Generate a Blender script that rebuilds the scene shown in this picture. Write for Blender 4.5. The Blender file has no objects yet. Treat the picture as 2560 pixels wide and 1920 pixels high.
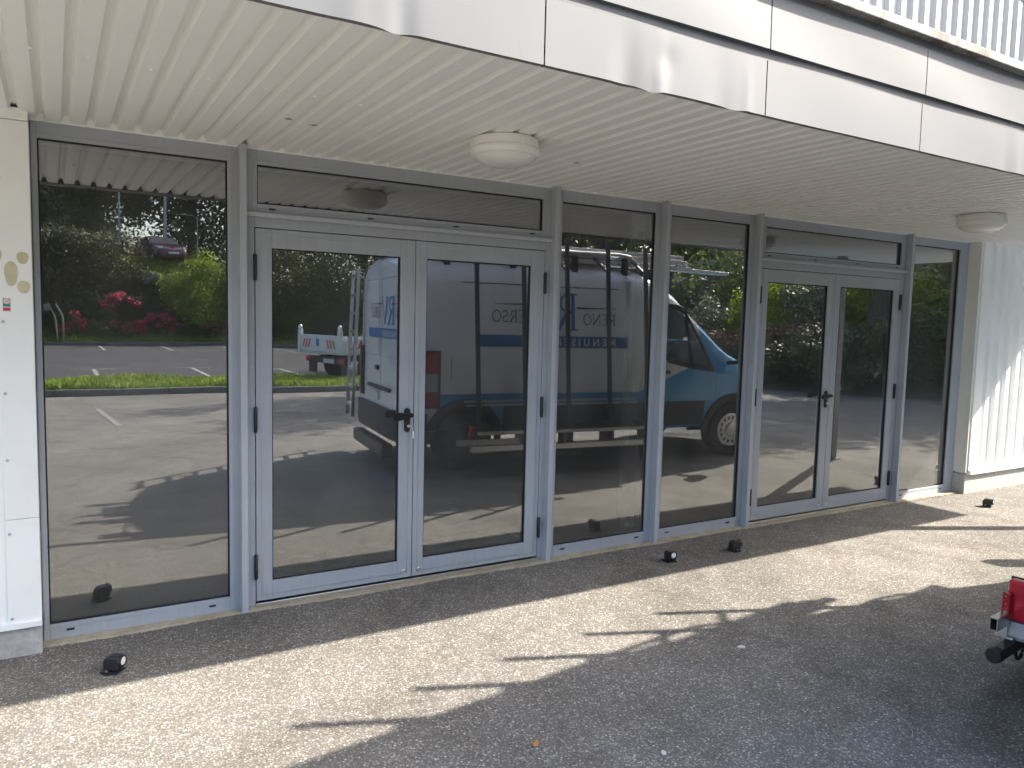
import bpy, math, random
import numpy as np
from mathutils import Vector, Matrix

random.seed(7)
rng = np.random.default_rng(11)
R = math.radians
C = bpy.context.scene.collection
scene = bpy.context.scene

# ------------------------------------------------------------------ camera, sky, sun, exposure
cam_d = bpy.data.cameras.new('camera')
cam = bpy.data.objects.new('camera', cam_d)
C.objects.link(cam)
cam_d.sensor_fit = 'HORIZONTAL'
cam_d.sensor_width = 36.0
cam_d.angle = R(67.664)
cam_d.clip_start = 0.05
cam_d.clip_end = 2000
_yaw, _pit, _rol = 5.40471436e-01, -8.42257851e-02, 2.46157212e-02
_f = Vector((math.sin(_yaw) * math.cos(_pit), math.cos(_yaw) * math.cos(_pit), math.sin(_pit)))
_r = Vector((math.cos(_yaw), -math.sin(_yaw), 0))
_u = _r.cross(_f)
_rr = math.cos(_rol) * _r + math.sin(_rol) * _u
_uu = -math.sin(_rol) * _r + math.cos(_rol) * _u
_m = Matrix((( _rr.x, _uu.x, -_f.x), (_rr.y, _uu.y, -_f.y), (_rr.z, _uu.z, -_f.z)))
cam.matrix_world = Matrix.Translation((0, -4.45, 1.709)) @ _m.to_4x4()
scene.camera = cam

SUN = Vector((1.18, -0.568, 1.0)).normalized()
sun_elev = math.asin(SUN.z)
sun_az = math.atan2(SUN.x, SUN.y)          # clockwise from +Y
world = bpy.data.worlds.new('World')
scene.world = world
world.use_nodes = True
wn = world.node_tree.nodes
wl = world.node_tree.links
for n in list(wn):
    wn.remove(n)
sky = wn.new('ShaderNodeTexSky')
sky.sky_type = 'NISHITA'
sky.sun_disc = False
sky.sun_elevation = sun_elev
sky.sun_rotation = sun_az
sky.air_density = 1.0
sky.dust_density = 3.0
sky.ozone_density = 1.0
bg = wn.new('ShaderNodeBackground')
bg.inputs['Strength'].default_value = 0.12
wo = wn.new('ShaderNodeOutputWorld')
wl.new(sky.outputs[0], bg.inputs[0])
wl.new(bg.outputs[0], wo.inputs[0])

sun_d = bpy.data.lights.new('sun', 'SUN')
sun_d.energy = 3.0
sun_d.angle = R(0.55)
sun_d.color = (1.0, 0.92, 0.82)
sun = bpy.data.objects.new('sun', sun_d)
C.objects.link(sun)
sun.rotation_euler = SUN.to_track_quat('Z', 'Y').to_euler()
sun.location = (20, -10, 20)

vs = scene.view_settings
vs.view_transform = 'Standard'
vs.look = 'None'
vs.gamma = 1.0
vs.use_curve_mapping = False
vs.exposure = 2.35
scene.render.engine = 'CYCLES'
scene.cycles.max_bounces = 10
scene.cycles.diffuse_bounces = 5
scene.cycles.glossy_bounces = 4
scene.cycles.transparent_max_bounces = 10
scene.cycles.sample_clamp_indirect = 6.0
scene.cycles.caustics_reflective = False
scene.cycles.caustics_refractive = False

# ------------------------------------------------------------------ materials
MATS = {}

def nodes_of(name):
    m = bpy.data.materials.new(name)
    m.use_nodes = True
    nt = m.node_tree
    b = nt.nodes['Principled BSDF']
    return m, nt, b

def tex_noise(nt, scale, detail=4, rough=0.55, coord='Object', vec_scale=None):
    tc = nt.nodes.new('ShaderNodeTexCoord')
    n = nt.nodes.new('ShaderNodeTexNoise')
    n.inputs['Scale'].default_value = scale
    n.inputs['Detail'].default_value = detail
    n.inputs['Roughness'].default_value = rough
    if vec_scale:
        mp = nt.nodes.new('ShaderNodeMapping')
        mp.inputs['Scale'].default_value = vec_scale
        nt.links.new(tc.outputs[coord], mp.inputs[0])
        nt.links.new(mp.outputs[0], n.inputs['Vector'])
    else:
        nt.links.new(tc.outputs[coord], n.inputs['Vector'])
    return n

def ramp(nt, src, stops):
    r = nt.nodes.new('ShaderNodeValToRGB')
    el = r.color_ramp.elements
    while len(el) < len(stops):
        el.new(0.5)
    for e, (p, c) in zip(el, stops):
        e.position = p
        e.color = (*c, 1) if len(c) == 3 else c
    nt.links.new(src, r.inputs[0])
    return r

def mixc(nt, fac, a, b, mode='MIX'):
    m = nt.nodes.new('ShaderNodeMix')
    m.data_type = 'RGBA'
    m.blend_type = mode
    for s, v in ((0, fac), (6, a), (7, b)):
        if isinstance(v, (int, float)):
            m.inputs[s].default_value = v
        elif isinstance(v, tuple):
            m.inputs[s].default_value = (*v, 1)
        else:
            nt.links.new(v, m.inputs[s])
    return m.outputs[2]

def bump(nt, b, h, strength=0.2, dist=0.01):
    bp = nt.nodes.new('ShaderNodeBump')
    bp.inputs['Strength'].default_value = strength
    bp.inputs['Distance'].default_value = dist
    nt.links.new(h, bp.inputs['Height'])
    nt.links.new(bp.outputs[0], b.inputs['Normal'])

def plain(name, col, rough=0.5, metal=0.0, var=0.06, scale=6.0, bmp=0.0, coat=0.0, spec=None):
    """painted / moulded surface with slight uneven soiling"""
    if name in MATS:
        return MATS[name]
    m, nt, b = nodes_of(name)
    n = tex_noise(nt, scale, 5)
    lo = tuple(c * (1 - var * 1.6) for c in col)
    hi = tuple(min(1, c * (1 + var)) for c in col)
    r = ramp(nt, n.outputs[0], [(0.3, lo), (0.7, hi)])
    nt.links.new(r.outputs[0], b.inputs['Base Color'])
    b.inputs['Roughness'].default_value = rough
    b.inputs['Metallic'].default_value = metal
    if coat:
        b.inputs['Coat Weight'].default_value = coat
        b.inputs['Coat Roughness'].default_value = 0.08
    if spec is not None:
        b.inputs['Specular IOR Level'].default_value = spec
    if bmp:
        n2 = tex_noise(nt, scale * 12, 3)
        bump(nt, b, n2.outputs[0], bmp, 0.004)
    MATS[name] = m
    return m

def aggregate(name, binder, stones, scale=95, warm=None, patch=0.25):
    """asphalt with exposed light aggregate"""
    m, nt, b = nodes_of(name)
    tc = nt.nodes.new('ShaderNodeTexCoord')
    v = nt.nodes.new('ShaderNodeTexVoronoi')
    v.inputs['Scale'].default_value = scale
    v.inputs['Randomness'].default_value = 1.0
    nt.links.new(tc.outputs['Object'], v.inputs['Vector'])
    sep = nt.nodes.new('ShaderNodeSeparateColor')
    nt.links.new(v.outputs['Color'], sep.inputs[0])
    st = ramp(nt, sep.outputs[0], stones)
    edge = ramp(nt, v.outputs['Distance'], [(0.30, (0, 0, 0)), (0.62, (1, 1, 1))])
    c1 = mixc(nt, edge.outputs[0], st.outputs[0], binder)
    # a second, finer grade of chippings
    v2 = nt.nodes.new('ShaderNodeTexVoronoi')
    v2.inputs['Scale'].default_value = scale * 2.3
    nt.links.new(tc.outputs['Object'], v2.inputs['Vector'])
    sep2 = nt.nodes.new('ShaderNodeSeparateColor')
    nt.links.new(v2.outputs['Color'], sep2.inputs[0])
    r2 = ramp(nt, sep2.outputs[1], [(0.0, (0.55, 0.55, 0.55)), (1.0, (1.3, 1.3, 1.28))])
    c2 = mixc(nt, 0.75, c1, r2.outputs[0], 'MULTIPLY')
    n1 = tex_noise(nt, 0.55, 6, 0.6)
    p = ramp(nt, n1.outputs[0], [(0.32, (1 - patch, 1 - patch, 1 - patch)), (0.68, (1 + patch * .5,) * 3)])
    c3 = mixc(nt, 1.0, c2, p.outputs[0], 'MULTIPLY')
    n2 = tex_noise(nt, 3.3, 6, 0.7)
    p2 = ramp(nt, n2.outputs[0], [(0.30, (0.80, 0.78, 0.75)), (0.55, (1, 1, 1)), (0.8, (1.12, 1.10, 1.05))])
    c4 = mixc(nt, 1.0, c3, p2.outputs[0], 'MULTIPLY')
    n3 = tex_noise(nt, 1.7, 8, 0.75)
    p3 = ramp(nt, n3.outputs[0], [(0.50, (1, 1, 1)), (0.60, (0.84, 0.83, 0.82)), (0.70, (0.68, 0.67, 0.66))])
    n4 = tex_noise(nt, 0.9, 9, 0.8)
    p4 = ramp(nt, n4.outputs[0], [(0.53, (1, 1, 1)), (0.66, (1.24, 1.22, 1.17))])
    c5 = mixc(nt, 1.0, mixc(nt, 1.0, c4, p3.outputs[0], 'MULTIPLY'), p4.outputs[0], 'MULTIPLY')
    nt.links.new(c5, b.inputs['Base Color'])
    b.inputs['Roughness'].default_value = 0.92
    b.inputs['Specular IOR Level'].default_value = 0.25
    inv = nt.nodes.new('ShaderNodeMath'); inv.operation = 'SUBTRACT'
    inv.inputs[0].default_value = 1.0
    nt.links.new(v.outputs['Distance'], inv.inputs[1])
    mul = nt.nodes.new('ShaderNodeMath'); mul.operation = 'MULTIPLY_ADD'
    nt.links.new(sep.outputs[2], mul.inputs[0]); mul.inputs[1].default_value = 0.5
    nt.links.new(inv.outputs[0], mul.inputs[2])
    bump(nt, b, mul.outputs[0], 0.40, 0.005)
    return m

M_ground = aggregate('worn_aggregate_asphalt', (0.175, 0.165, 0.150),
                     [(0.0, (0.14, 0.133, 0.123)), (0.35, (0.24, 0.225, 0.20)), (0.7, (0.335, 0.312, 0.275)), (0.93, (0.45, 0.42, 0.375)), (1.0, (0.70, 0.68, 0.64))], scale=98)
M_lot = aggregate('grey_parking_asphalt', (0.055, 0.054, 0.058),
                  [(0.0, (0.06, 0.06, 0.065)), (0.5, (0.095, 0.094, 0.10)), (0.9, (0.15, 0.15, 0.155)), (1.0, (0.35, 0.35, 0.35))], scale=60, patch=0.18)
M_road = aggregate('upper_road_asphalt', (0.12, 0.12, 0.12), [(0.0, (0.12, 0.12, 0.12)), (1.0, (0.26, 0.26, 0.25))], scale=60)

M_alu = plain('grey_lacquered_aluminium', (0.385, 0.412, 0.45), 0.38, 0.0, 0.035, 3.0)
M_alu_fin = plain('grey_lacquered_fin', (0.43, 0.455, 0.49), 0.36, 0.0, 0.03, 3.0)
for _m in (M_alu, M_alu_fin):
    _nt = _m.node_tree; _b = _nt.nodes['Principled BSDF']
    _src = _b.inputs['Base Color'].links[0].from_socket
    _n = tex_noise(_nt, 30.0, 6, 0.7, vec_scale=(1, 1, 0.05))
    _r = ramp(_nt, _n.outputs[0], [(0.35, (0.93, 0.93, 0.925)), (0.6, (1, 1, 1)), (0.8, (1.05, 1.05, 1.05))])
    _n2 = tex_noise(_nt, 60.0, 5, 0.8)
    _r2 = ramp(_nt, _n2.outputs[0], [(0.60, (1, 1, 1)), (0.78, (0.86, 0.85, 0.83))])
    _c = mixc(_nt, 1.0, mixc(_nt, 1.0, _src, _r.outputs[0], 'MULTIPLY'), _r2.outputs[0], 'MULTIPLY')
    _nt.links.new(_c, _b.inputs['Base Color'])
M_gasket = plain('black_rubber_gasket', (0.012, 0.012, 0.013), 0.6)
M_black = plain('black_plastic', (0.016, 0.018, 0.020), 0.42, 0, 0.1, 30, 0.15)
M_black_gloss = plain('black_handle_lacquer', (0.012, 0.016, 0.016), 0.3, 0, 0.1, 30)
M_white_clad = plain('white_coated_steel', (0.87, 0.875, 0.86), 0.42, 0, 0.035, 2.0)
M_white_wall = plain('white_wall_sheet', (0.88, 0.885, 0.86), 0.5, 0, 0.04, 1.7)
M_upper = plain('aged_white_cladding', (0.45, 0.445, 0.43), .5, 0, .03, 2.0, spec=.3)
M_beige = plain('beige_flashing', (0.76, 0.74, 0.67), 0.5, 0, 0.04, 2.0)
M_lampw = plain('white_lamp_plastic', (0.88, 0.86, 0.81), 0.35, 0, 0.02, 5)
M_opal = plain('opal_diffuser', (0.80, 0.78, 0.755), 0.22, 0, 0.03, 4)
M_steel = plain('zinc_steel', (0.55, 0.55, 0.55), 0.35, 1.0, 0.1, 20)
M_bright = plain('bright_aluminium', (0.78, 0.78, 0.77), 0.3, 1.0, 0.05, 10)
M_room = plain('dark_room_paint', (0.20, 0.20, 0.20), 0.8, 0, 0.08, 1.0)
M_floor_in = plain('olive_tan_vinyl_floor', (0.66, 0.58, 0.33), 0.45, 0, 0.08, 1.5)
M_mat = plain('black_doormat', (0.014, 0.015, 0.017), 0.95, 0, 0.2, 60, 0.5)

def soffit_mat():
    m, nt, b = nodes_of('cream_soffit_steel')
    n = tex_noise(nt, 1.1, 6, 0.6)
    r = ramp(nt, n.outputs[0], [(0.3, (0.86, 0.86, 0.83)), (0.7, (0.90, 0.90, 0.875))])
    n2 = tex_noise(nt, 7.0, 7, 0.75, vec_scale=(1, 0.45, 1))
    s = ramp(nt, n2.outputs[0], [(0.66, (1, 1, 1)), (0.80, (0.86, 0.84, 0.80))])
    c = mixc(nt, 1.0, r.outputs[0], s.outputs[0], 'MULTIPLY')
    nt.links.new(c, b.inputs['Base Color'])
    b.inputs['Roughness'].default_value = 0.45
    return m
M_soffit = soffit_mat()

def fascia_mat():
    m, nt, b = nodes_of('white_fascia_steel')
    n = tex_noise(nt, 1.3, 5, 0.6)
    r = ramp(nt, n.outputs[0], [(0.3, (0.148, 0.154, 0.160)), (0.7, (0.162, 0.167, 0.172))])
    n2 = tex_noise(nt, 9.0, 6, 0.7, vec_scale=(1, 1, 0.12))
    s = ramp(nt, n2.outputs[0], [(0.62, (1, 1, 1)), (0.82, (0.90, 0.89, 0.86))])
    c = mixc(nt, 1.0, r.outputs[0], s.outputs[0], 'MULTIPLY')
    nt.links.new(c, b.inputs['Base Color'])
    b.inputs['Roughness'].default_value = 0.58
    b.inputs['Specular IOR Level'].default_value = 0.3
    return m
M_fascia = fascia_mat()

def coping_mat():
    m, nt, b = nodes_of('weathered_coping')
    n = tex_noise(nt, 14.0, 8, 0.75, vec_scale=(1, 1, 0.35))
    n2 = tex_noise(nt, 0.9, 3)
    add = nt.nodes.new('ShaderNodeMath'); add.operation = 'MULTIPLY'
    nt.links.new(n.outputs[0], add.inputs[0]); nt.links.new(n2.outputs[0], add.inputs[1])
    r = ramp(nt, add.outputs[0], [(0.20, (0.30, 0.30, 0.295)), (0.27, (0.24, 0.23, 0.21)), (0.32, (0.13, 0.115, 0.095)), (0.42, (0.09, 0.08, 0.065))])
    nt.links.new(r.outputs[0], b.inputs['Base Color'])
    b.inputs['Roughness'].default_value = 0.7
    return m
M_coping = coping_mat()

def concrete_mat(name, a, bcol, scale=5):
    m, nt, b = nodes_of(name)
    n = tex_noise(nt, scale, 8, 0.7)
    r = ramp(nt, n.outputs[0], [(0.3, a), (0.7, bcol)])
    n2 = tex_noise(nt, scale * 9, 6, 0.7)
    s = ramp(nt, n2.outputs[0], [(0.3, (0.72, 0.71, 0.69)), (0.6, (1.05, 1.05, 1.05))])
    c = mixc(nt, 0.8, r.outputs[0], s.outputs[0], 'MULTIPLY')
    nt.links.new(c, b.inputs['Base Color'])
    b.inputs['Roughness'].default_value = 0.9
    bump(nt, b, n2.outputs[0], 0.35, 0.006)
    return m
M_plinth = concrete_mat('rendered_plinth', (0.36, 0.35, 0.33), (0.56, 0.55, 0.51), 4)
M_sill = concrete_mat('tan_concrete_sill', (0.36, 0.30, 0.20), (0.55, 0.49, 0.37), 7)
M_kerb = concrete_mat('kerb_concrete', (0.10, 0.10, 0.095), (0.19, 0.185, 0.17), 4)
M_earth = concrete_mat('bank_earth', (0.045, 0.04, 0.028), (0.09, 0.075, 0.05), 3)

def glass_mat(name, ior, tint, dust=0.035):
    m = bpy.data.materials.new(name)
    m.use_nodes = True
    nt = m.node_tree
    for n in list(nt.nodes):
        nt.nodes.remove(n)
    o = nt.nodes.new('ShaderNodeOutputMaterial')
    t = nt.nodes.new('ShaderNodeBsdfTransparent'); t.inputs[0].default_value = (*tint, 1)
    g = nt.nodes.new('ShaderNodeBsdfGlossy'); g.inputs['Roughness'].default_value = 0.0
    g.inputs['Color'].default_value = (0.93, 0.96, 0.97, 1)
    fr = nt.nodes.new('ShaderNodeFresnel'); fr.inputs['IOR'].default_value = ior
    tn = tex_noise(nt, 1.6, 2)
    bp = nt.nodes.new('ShaderNodeBump'); bp.inputs['Strength'].default_value = 0.012; bp.inputs['Distance'].default_value = 0.02
    nt.links.new(tn.outputs[0], bp.inputs['Height'])
    nt.links.new(bp.outputs[0], g.inputs['Normal'])
    mx = nt.nodes.new('ShaderNodeMixShader')
    nt.links.new(fr.outputs[0], mx.inputs[0])
    nt.links.new(t.outputs[0], mx.inputs[1])
    nt.links.new(g.outputs[0], mx.inputs[2])
    dn = tex_noise(nt, 2.2, 7, 0.65, vec_scale=(1.0, 1.0, 0.45))
    dr = ramp(nt, dn.outputs[0], [(0.35, (dust * .5,) * 3), (0.7, (dust * 1.6,) * 3)])
    df = nt.nodes.new('ShaderNodeBsdfDiffuse'); df.inputs[0].default_value = (0.62, 0.61, 0.58, 1)
    m2 = nt.nodes.new('ShaderNodeMixShader')
    nt.links.new(dr.outputs[0], m2.inputs[0]); nt.links.new(mx.outputs[0], m2.inputs[1]); nt.links.new(df.outputs[0], m2.inputs[2])
    nt.links.new(m2.outputs[0], o.inputs[0])
    return m
M_glass = glass_mat('solar_control_glass', 3.4, (0.90, 0.93, 0.89), 0.06)
M_carglass = glass_mat('vehicle_glass', 2.3, (0.84, 0.92, 0.90), 0.05)

def clear_mat(name, tint):
    m = bpy.data.materials.new(name)
    m.use_nodes = True
    nt = m.node_tree
    for n in list(nt.nodes):
        nt.nodes.remove(n)
    o = nt.nodes.new('ShaderNodeOutputMaterial')
    t = nt.nodes.new('ShaderNodeBsdfTransparent'); t.inputs[0].default_value = (*tint, 1)
    nt.links.new(t.outputs[0], o.inputs[0])
    return m
M_clear = clear_mat('glass_back_face', (0.97, 0.98, 0.975))

def leaf_mat(name, stops, trans=0.25):
    stops = [(p, tuple(min(.9, c * 1.22) for c in col)) for p, col in stops]
    m, nt, b = nodes_of(name)
    g = nt.nodes.new('ShaderNodeNewGeometry')
    r = ramp(nt, g.outputs['Random Per Island'], stops)
    n = tex_noise(nt, 0.8, 4)
    s = ramp(nt, n.outputs[0], [(0.3, (0.65, 0.68, 0.65)), (0.7, (1.25, 1.2, 1.1))])
    c = mixc(nt, 0.9, r.outputs[0], s.outputs[0], 'MULTIPLY')
    nt.links.new(c, b.inputs['Base Color'])
    b.inputs['Roughness'].default_value = 0.5
    b.inputs['Specular IOR Level'].default_value = 0.35
    tr = nt.nodes.new('ShaderNodeBsdfTranslucent')
    nt.links.new(c, tr.inputs[0])
    mx = nt.nodes.new('ShaderNodeMixShader'); mx.inputs[0].default_value = trans
    nt.links.new(b.outputs[0], mx.inputs[1]); nt.links.new(tr.outputs[0], mx.inputs[2])
    nt.links.new(mx.outputs[0], nt.nodes['Material Output'].inputs[0])
    return m
L_dark = leaf_mat('dark_evergreen_leaves', [(0, (0.022, 0.040, 0.016)), (0.6, (0.05, 0.075, 0.03)), (1, (0.10, 0.12, 0.05))])
L_olive = leaf_mat('olive_bush_leaves', [(0, (0.035, 0.05, 0.02)), (0.5, (0.075, 0.085, 0.035)), (0.9, (0.15, 0.14, 0.07)), (1, (0.26, 0.23, 0.14))])
L_lime = leaf_mat('lime_acer_leaves', [(0, (0.12, 0.18, 0.015)), (0.6, (0.24, 0.32, 0.03)), (1, (0.38, 0.44, 0.08))], 0.5)
L_mid = leaf_mat('mid_green_leaves', [(0, (0.04, 0.075, 0.02)), (0.6, (0.10, 0.15, 0.045)), (1, (0.22, 0.27, 0.10))], 0.4)
L_grey = leaf_mat('grey_green_leaves', [(0, (0.06, 0.085, 0.05)), (0.6, (0.16, 0.20, 0.13)), (1, (0.42, 0.45, 0.35))], 0.3)
L_brown = leaf_mat('russet_hedge_leaves', [(0, (0.09, 0.045, 0.03)), (0.5, (0.22, 0.115, 0.07)), (1, (0.45, 0.27, 0.18))])
L_pink = leaf_mat('pink_azalea_flowers', [(0, (0.04, 0.06, 0.02)), (0.25, (0.05, 0.07, 0.025)), (0.3, (0.62, 0.03, 0.12)), (0.8, (0.85, 0.08, 0.22)), (1, (0.90, 0.24, 0.36))], 0.45)
L_red = leaf_mat('coral_azalea_flowers', [(0, (0.06, 0.08, 0.03)), (0.45, (0.08, 0.10, 0.035)), (0.5, (0.78, 0.05, 0.08)), (1, (0.88, 0.20, 0.22))], 0.45)
L_grass = leaf_mat('grass_blades', [(0, (0.10, 0.17, 0.02)), (0.6, (0.20, 0.29, 0.035)), (1, (0.33, 0.38, 0.09))], 0.45)
M_bark = concrete_mat('bark', (0.05, 0.04, 0.03), (0.12, 0.10, 0.08), 6)
M_wood = concrete_mat('weathered_timber', (0.16, 0.14, 0.12), (0.34, 0.31, 0.27), 6)

# ------------------------------------------------------------------ mesh helpers
class MB:
    def __init__(s):
        s.v = []; s.f = []; s.mi = []
    def add(s, verts, faces, mi=0):
        o = len(s.v)
        s.v += [tuple(p) for p in verts]
        s.f += [tuple(o + i for i in f) for f in faces]
        s.mi += [mi] * len(faces)
        return s
    def box(s, x0, x1, y0, y1, z0, z1, mi=0):
        v = [(x0, y0, z0), (x1, y0, z0), (x1, y1, z0), (x0, y1, z0), (x0, y0, z1), (x1, y0, z1), (x1, y1, z1), (x0, y1, z1)]
        f = [(0, 3, 2, 1), (4, 5, 6, 7), (0, 1, 5, 4), (1, 2, 6, 5), (2, 3, 7, 6), (3, 0, 4, 7)]
        return s.add(v, f, mi)
    def ring(s, o, i, y0, y1):
        """rectangular frame in xz: o, i = (x0,x1,z0,z1), rails butt between stiles"""
        s.box(o[0], i[0], y0, y1, o[2], o[3]); s.box(i[1], o[1], y0, y1, o[2], o[3])
        s.box(i[0], i[1], y0, y1, o[2], i[2]); s.box(i[0], i[1], y0, y1, i[3], o[3])
        return s
    def tube(s, pts, r, n=8, mi=0, caps=True):
        pts = [Vector(p) for p in pts]
        rs = r if isinstance(r, (list, tuple)) else [r] * len(pts)
        rings = []
        for k, p in enumerate(pts):
            a = pts[max(0, k - 1)]; b = pts[min(len(pts) - 1, k + 1)]
            d = (b - a).normalized()
            q = Vector((0, 0, 1)) if abs(d.z) < 0.9 else Vector((1, 0, 0))
            e1 = d.cross(q).normalized(); e2 = d.cross(e1)
            rings.append([p + rs[k] * (math.cos(t) * e1 + math.sin(t) * e2) for t in [2 * math.pi * j / n for j in range(n)]])
        v = [q for rg in rings for q in rg]
        f = []
        for k in range(len(pts) - 1):
            for j in range(n):
                f.append((k * n + j, k * n + (j + 1) % n, (k + 1) * n + (j + 1) % n, (k + 1) * n + j))
        if caps:
            f.append(tuple(range(n))[::-1]); f.append(tuple((len(pts) - 1) * n + j for j in range(n)))
        return s.add(v, f, mi)
    def bar(s, a, b, w, h, mi=0):
        """rectangular bar between two points (w sideways, h up)"""
        a = Vector(a); b = Vector(b); d = (b - a).normalized()
        q = Vector((0, 0, 1)) if abs(d.z) < 0.9 else Vector((0, 1, 0))
        e1 = d.cross(q).normalized() * (w / 2); e2 = e1.cross(d).normalized() * (h / 2)
        v = [a - e1 - e2, a + e1 - e2, a + e1 + e2, a - e1 + e2, b - e1 - e2, b + e1 - e2, b + e1 + e2, b - e1 + e2]
        f = [(0, 3, 2, 1), (4, 5, 6, 7), (0, 1, 5, 4), (1, 2, 6, 5), (2, 3, 7, 6), (3, 0, 4, 7)]
        f = [x[::-1] for x in f]
        return s.add(v, f, mi)
    def lathe(s, prof, c=(0, 0, 0), axis='z', n=32, mi=0):
        """prof: list of (r, h)"""
        v = []; f = []
        for (r, h) in prof:
            for j in range(n):
                t = 2 * math.pi * j / n
                a, b = r * math.cos(t), r * math.sin(t)
                if axis == 'z': p = (c[0] + a, c[1] + b, c[2] + h)
                elif axis == 'y': p = (c[0] + a, c[1] + h, c[2] + b)
                else: p = (c[0] + h, c[1] + a, c[2] + b)
                v.append(p)
        for k in range(len(prof) - 1):
            for j in range(n):
                f.append((k * n + j, k * n + (j + 1) % n, (k + 1) * n + (j + 1) % n, (k + 1) * n + j))
        f.append(tuple(range(n))[::-1]); f.append(tuple((len(prof) - 1) * n + j for j in range(n)))
        return s.add(v, f, mi)
    def prism(s, poly, axis, a, b, mi=0):
        """extrude 2-D polygon along axis between a and b"""
        n = len(poly)
        def P(p, t):
            return {'x': (t, p[0], p[1]), 'y': (p[0], t, p[1]), 'z': (p[0], p[1], t)}[axis]
        v = [P(p, a) for p in poly] + [P(p, b) for p in poly]
        f = [tuple(range(n))[::-1], tuple(range(n, 2 * n))] + [(i, (i + 1) % n, n + (i + 1) % n, n + i) for i in range(n)]
        return s.add(v, f, mi)

def ob(name, mb, mat, parent=None, bevel=0.0, smooth=False, fix=True):
    me = bpy.data.meshes.new(name)
    me.from_pydata(mb.v, [], mb.f)
    mats = mat if isinstance(mat, (list, tuple)) else [mat]
    for m in mats:
        me.materials.append(m)
    if len(mats) > 1:
        me.polygons.foreach_set('material_index', mb.mi)
    if fix:
        import bmesh
        bm = bmesh.new(); bm.from_mesh(me)
        bmesh.ops.recalc_face_normals(bm, faces=bm.faces)
        bm.to_mesh(me); bm.free()
    if smooth:
        me.polygons.foreach_set('use_smooth', [True] * len(me.polygons))
        me.set_sharp_from_angle(angle=R(38))
    me.update()
    o = bpy.data.objects.new(name, me)
    C.objects.link(o)
    if parent is not None:
        o.parent = parent
    if bevel:
        bv = o.modifiers.new('bevel', 'BEVEL')
        bv.width = bevel; bv.segments = 2; bv.limit_method = 'ANGLE'; bv.angle_limit = R(40)
        bv.harden_normals = False
    return o

def tag(o, label=None, cat=None, group=None, kind=None):
    if label: o['label'] = label
    if cat: o['category'] = cat
    if group: o['group'] = group
    if kind: o['kind'] = kind
    return o

def thing(name, label, cat, loc=(0, 0, 0), rotz=0.0, group=None):
    o = bpy.data.objects.new(name, None)
    C.objects.link(o)
    o.empty_display_size = 0.2
    o.location = loc
    o.rotation_euler = (0, 0, rotz)
    return tag(o, label, cat, group)

def struct(name, mb, mat, **k):
    o = ob(name, mb, mat, **k)
    o['kind'] = 'structure'
    return o

def share(o, name, loc, parent=None, rot=None):
    """another piece with the same mesh data"""
    c = o.copy()
    c.name = name
    C.objects.link(c)
    c.parent = parent if parent is not None else o.parent
    c.location = loc
    if rot: c.rotation_euler = rot
    return c

def copy_thing(root, loc, rotz, label, group=None):
    r = root.copy(); C.objects.link(r)
    r.location = loc; r.rotation_euler = (0, 0, rotz); r['label'] = label
    for ch in list(root.children):
        c = ch.copy(); C.objects.link(c); c.parent = r
        for g in list(ch.children):
            d = g.copy(); C.objects.link(d); d.parent = c
    return r

def quads_mesh(name, V, mat, parent=None):
    """V: (n,4,3) array of quads"""
    n = len(V)
    me = bpy.data.meshes.new(name)
    me.vertices.add(n * 4); me.loops.add(n * 4); me.polygons.add(n)
    me.vertices.foreach_set('co', V.reshape(-1).astype(np.float32))
    me.loops.foreach_set('vertex_index', np.arange(n * 4, dtype=np.int32))
    me.polygons.foreach_set('loop_start', np.arange(0, n * 4, 4, dtype=np.int32))
    me.materials.append(mat)
    me.update(calc_edges=True)
    o = bpy.data.objects.new(name, me)
    C.objects.link(o)
    if parent is not None: o.parent = parent
    return o

# ================================================================== GROUND
def grid_sheet(x0, x1, y0, y1, nx, ny, z):
    mb = MB()
    xs = np.linspace(x0, x1, nx + 1); ys = np.linspace(y0, y1, ny + 1)
    v = [(x, y, z(x, y) if callable(z) else z) for y in ys for x in xs]
    f = [(j * (nx + 1) + i, j * (nx + 1) + i + 1, (j + 1) * (nx + 1) + i + 1, (j + 1) * (nx + 1) + i) for j in range(ny) for i in range(nx)]
    return mb.add(v, f)

def sstep(t):
    t = min(1, max(0, t))
    return t * t * (3 - 2 * t)

def terrain_h(x, y):
    h = 0.0
    t = (-35.6 - y) / 4.6
    h = max(h, 4.15 * sstep(t))
    xb = 16.0 + 0.5 * max(y + 9.66, 0)
    if y < -30: xb += 0
    t2 = (x - xb) / 8.0
    h2 = 3.0 * sstep(t2) + 1.5 * sstep((x - 25.5) / 4.0)
    # the right-hand bank runs into the rear one
    h = max(h, h2)
    return h

gr = MB()
gr.add([(-600, -600, -0.06), (600, -600, -0.06), (600, 600, -0.06), (-600, 600, -0.06)], [(0, 1, 2, 3)])
struct('far_ground', gr, M_earth)
struct('forecourt_ground', grid_sheet(-14, 40, -12.4, 0.3, 2, 2, 0.0), M_ground)
struct('parking_ground', grid_sheet(-14, 24, -35.6, -12.4, 2, 2, 0.0), M_lot)
struct('planted_bank', grid_sheet(-30, 60, -75, -35.55, 60, 50, lambda x, y: terrain_h(x, y) - 0.02 + 0.10 * math.sin(x * 1.7) * math.sin(y * 2.1) * (1 if y < -36 else 0)), M_earth, smooth=True)
struct('side_bank', grid_sheet(15.6, 60, -35.55, 6, 44, 40, lambda x, y: terrain_h(x, y) - 0.03 + (0.08 * math.sin(x * 2.1 + y) if x > 20 else 0)), M_earth, smooth=True)
struct('upper_road', grid_sheet(-30, 15, -47, -40.3, 30, 2, 4.22), M_road)

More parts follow.
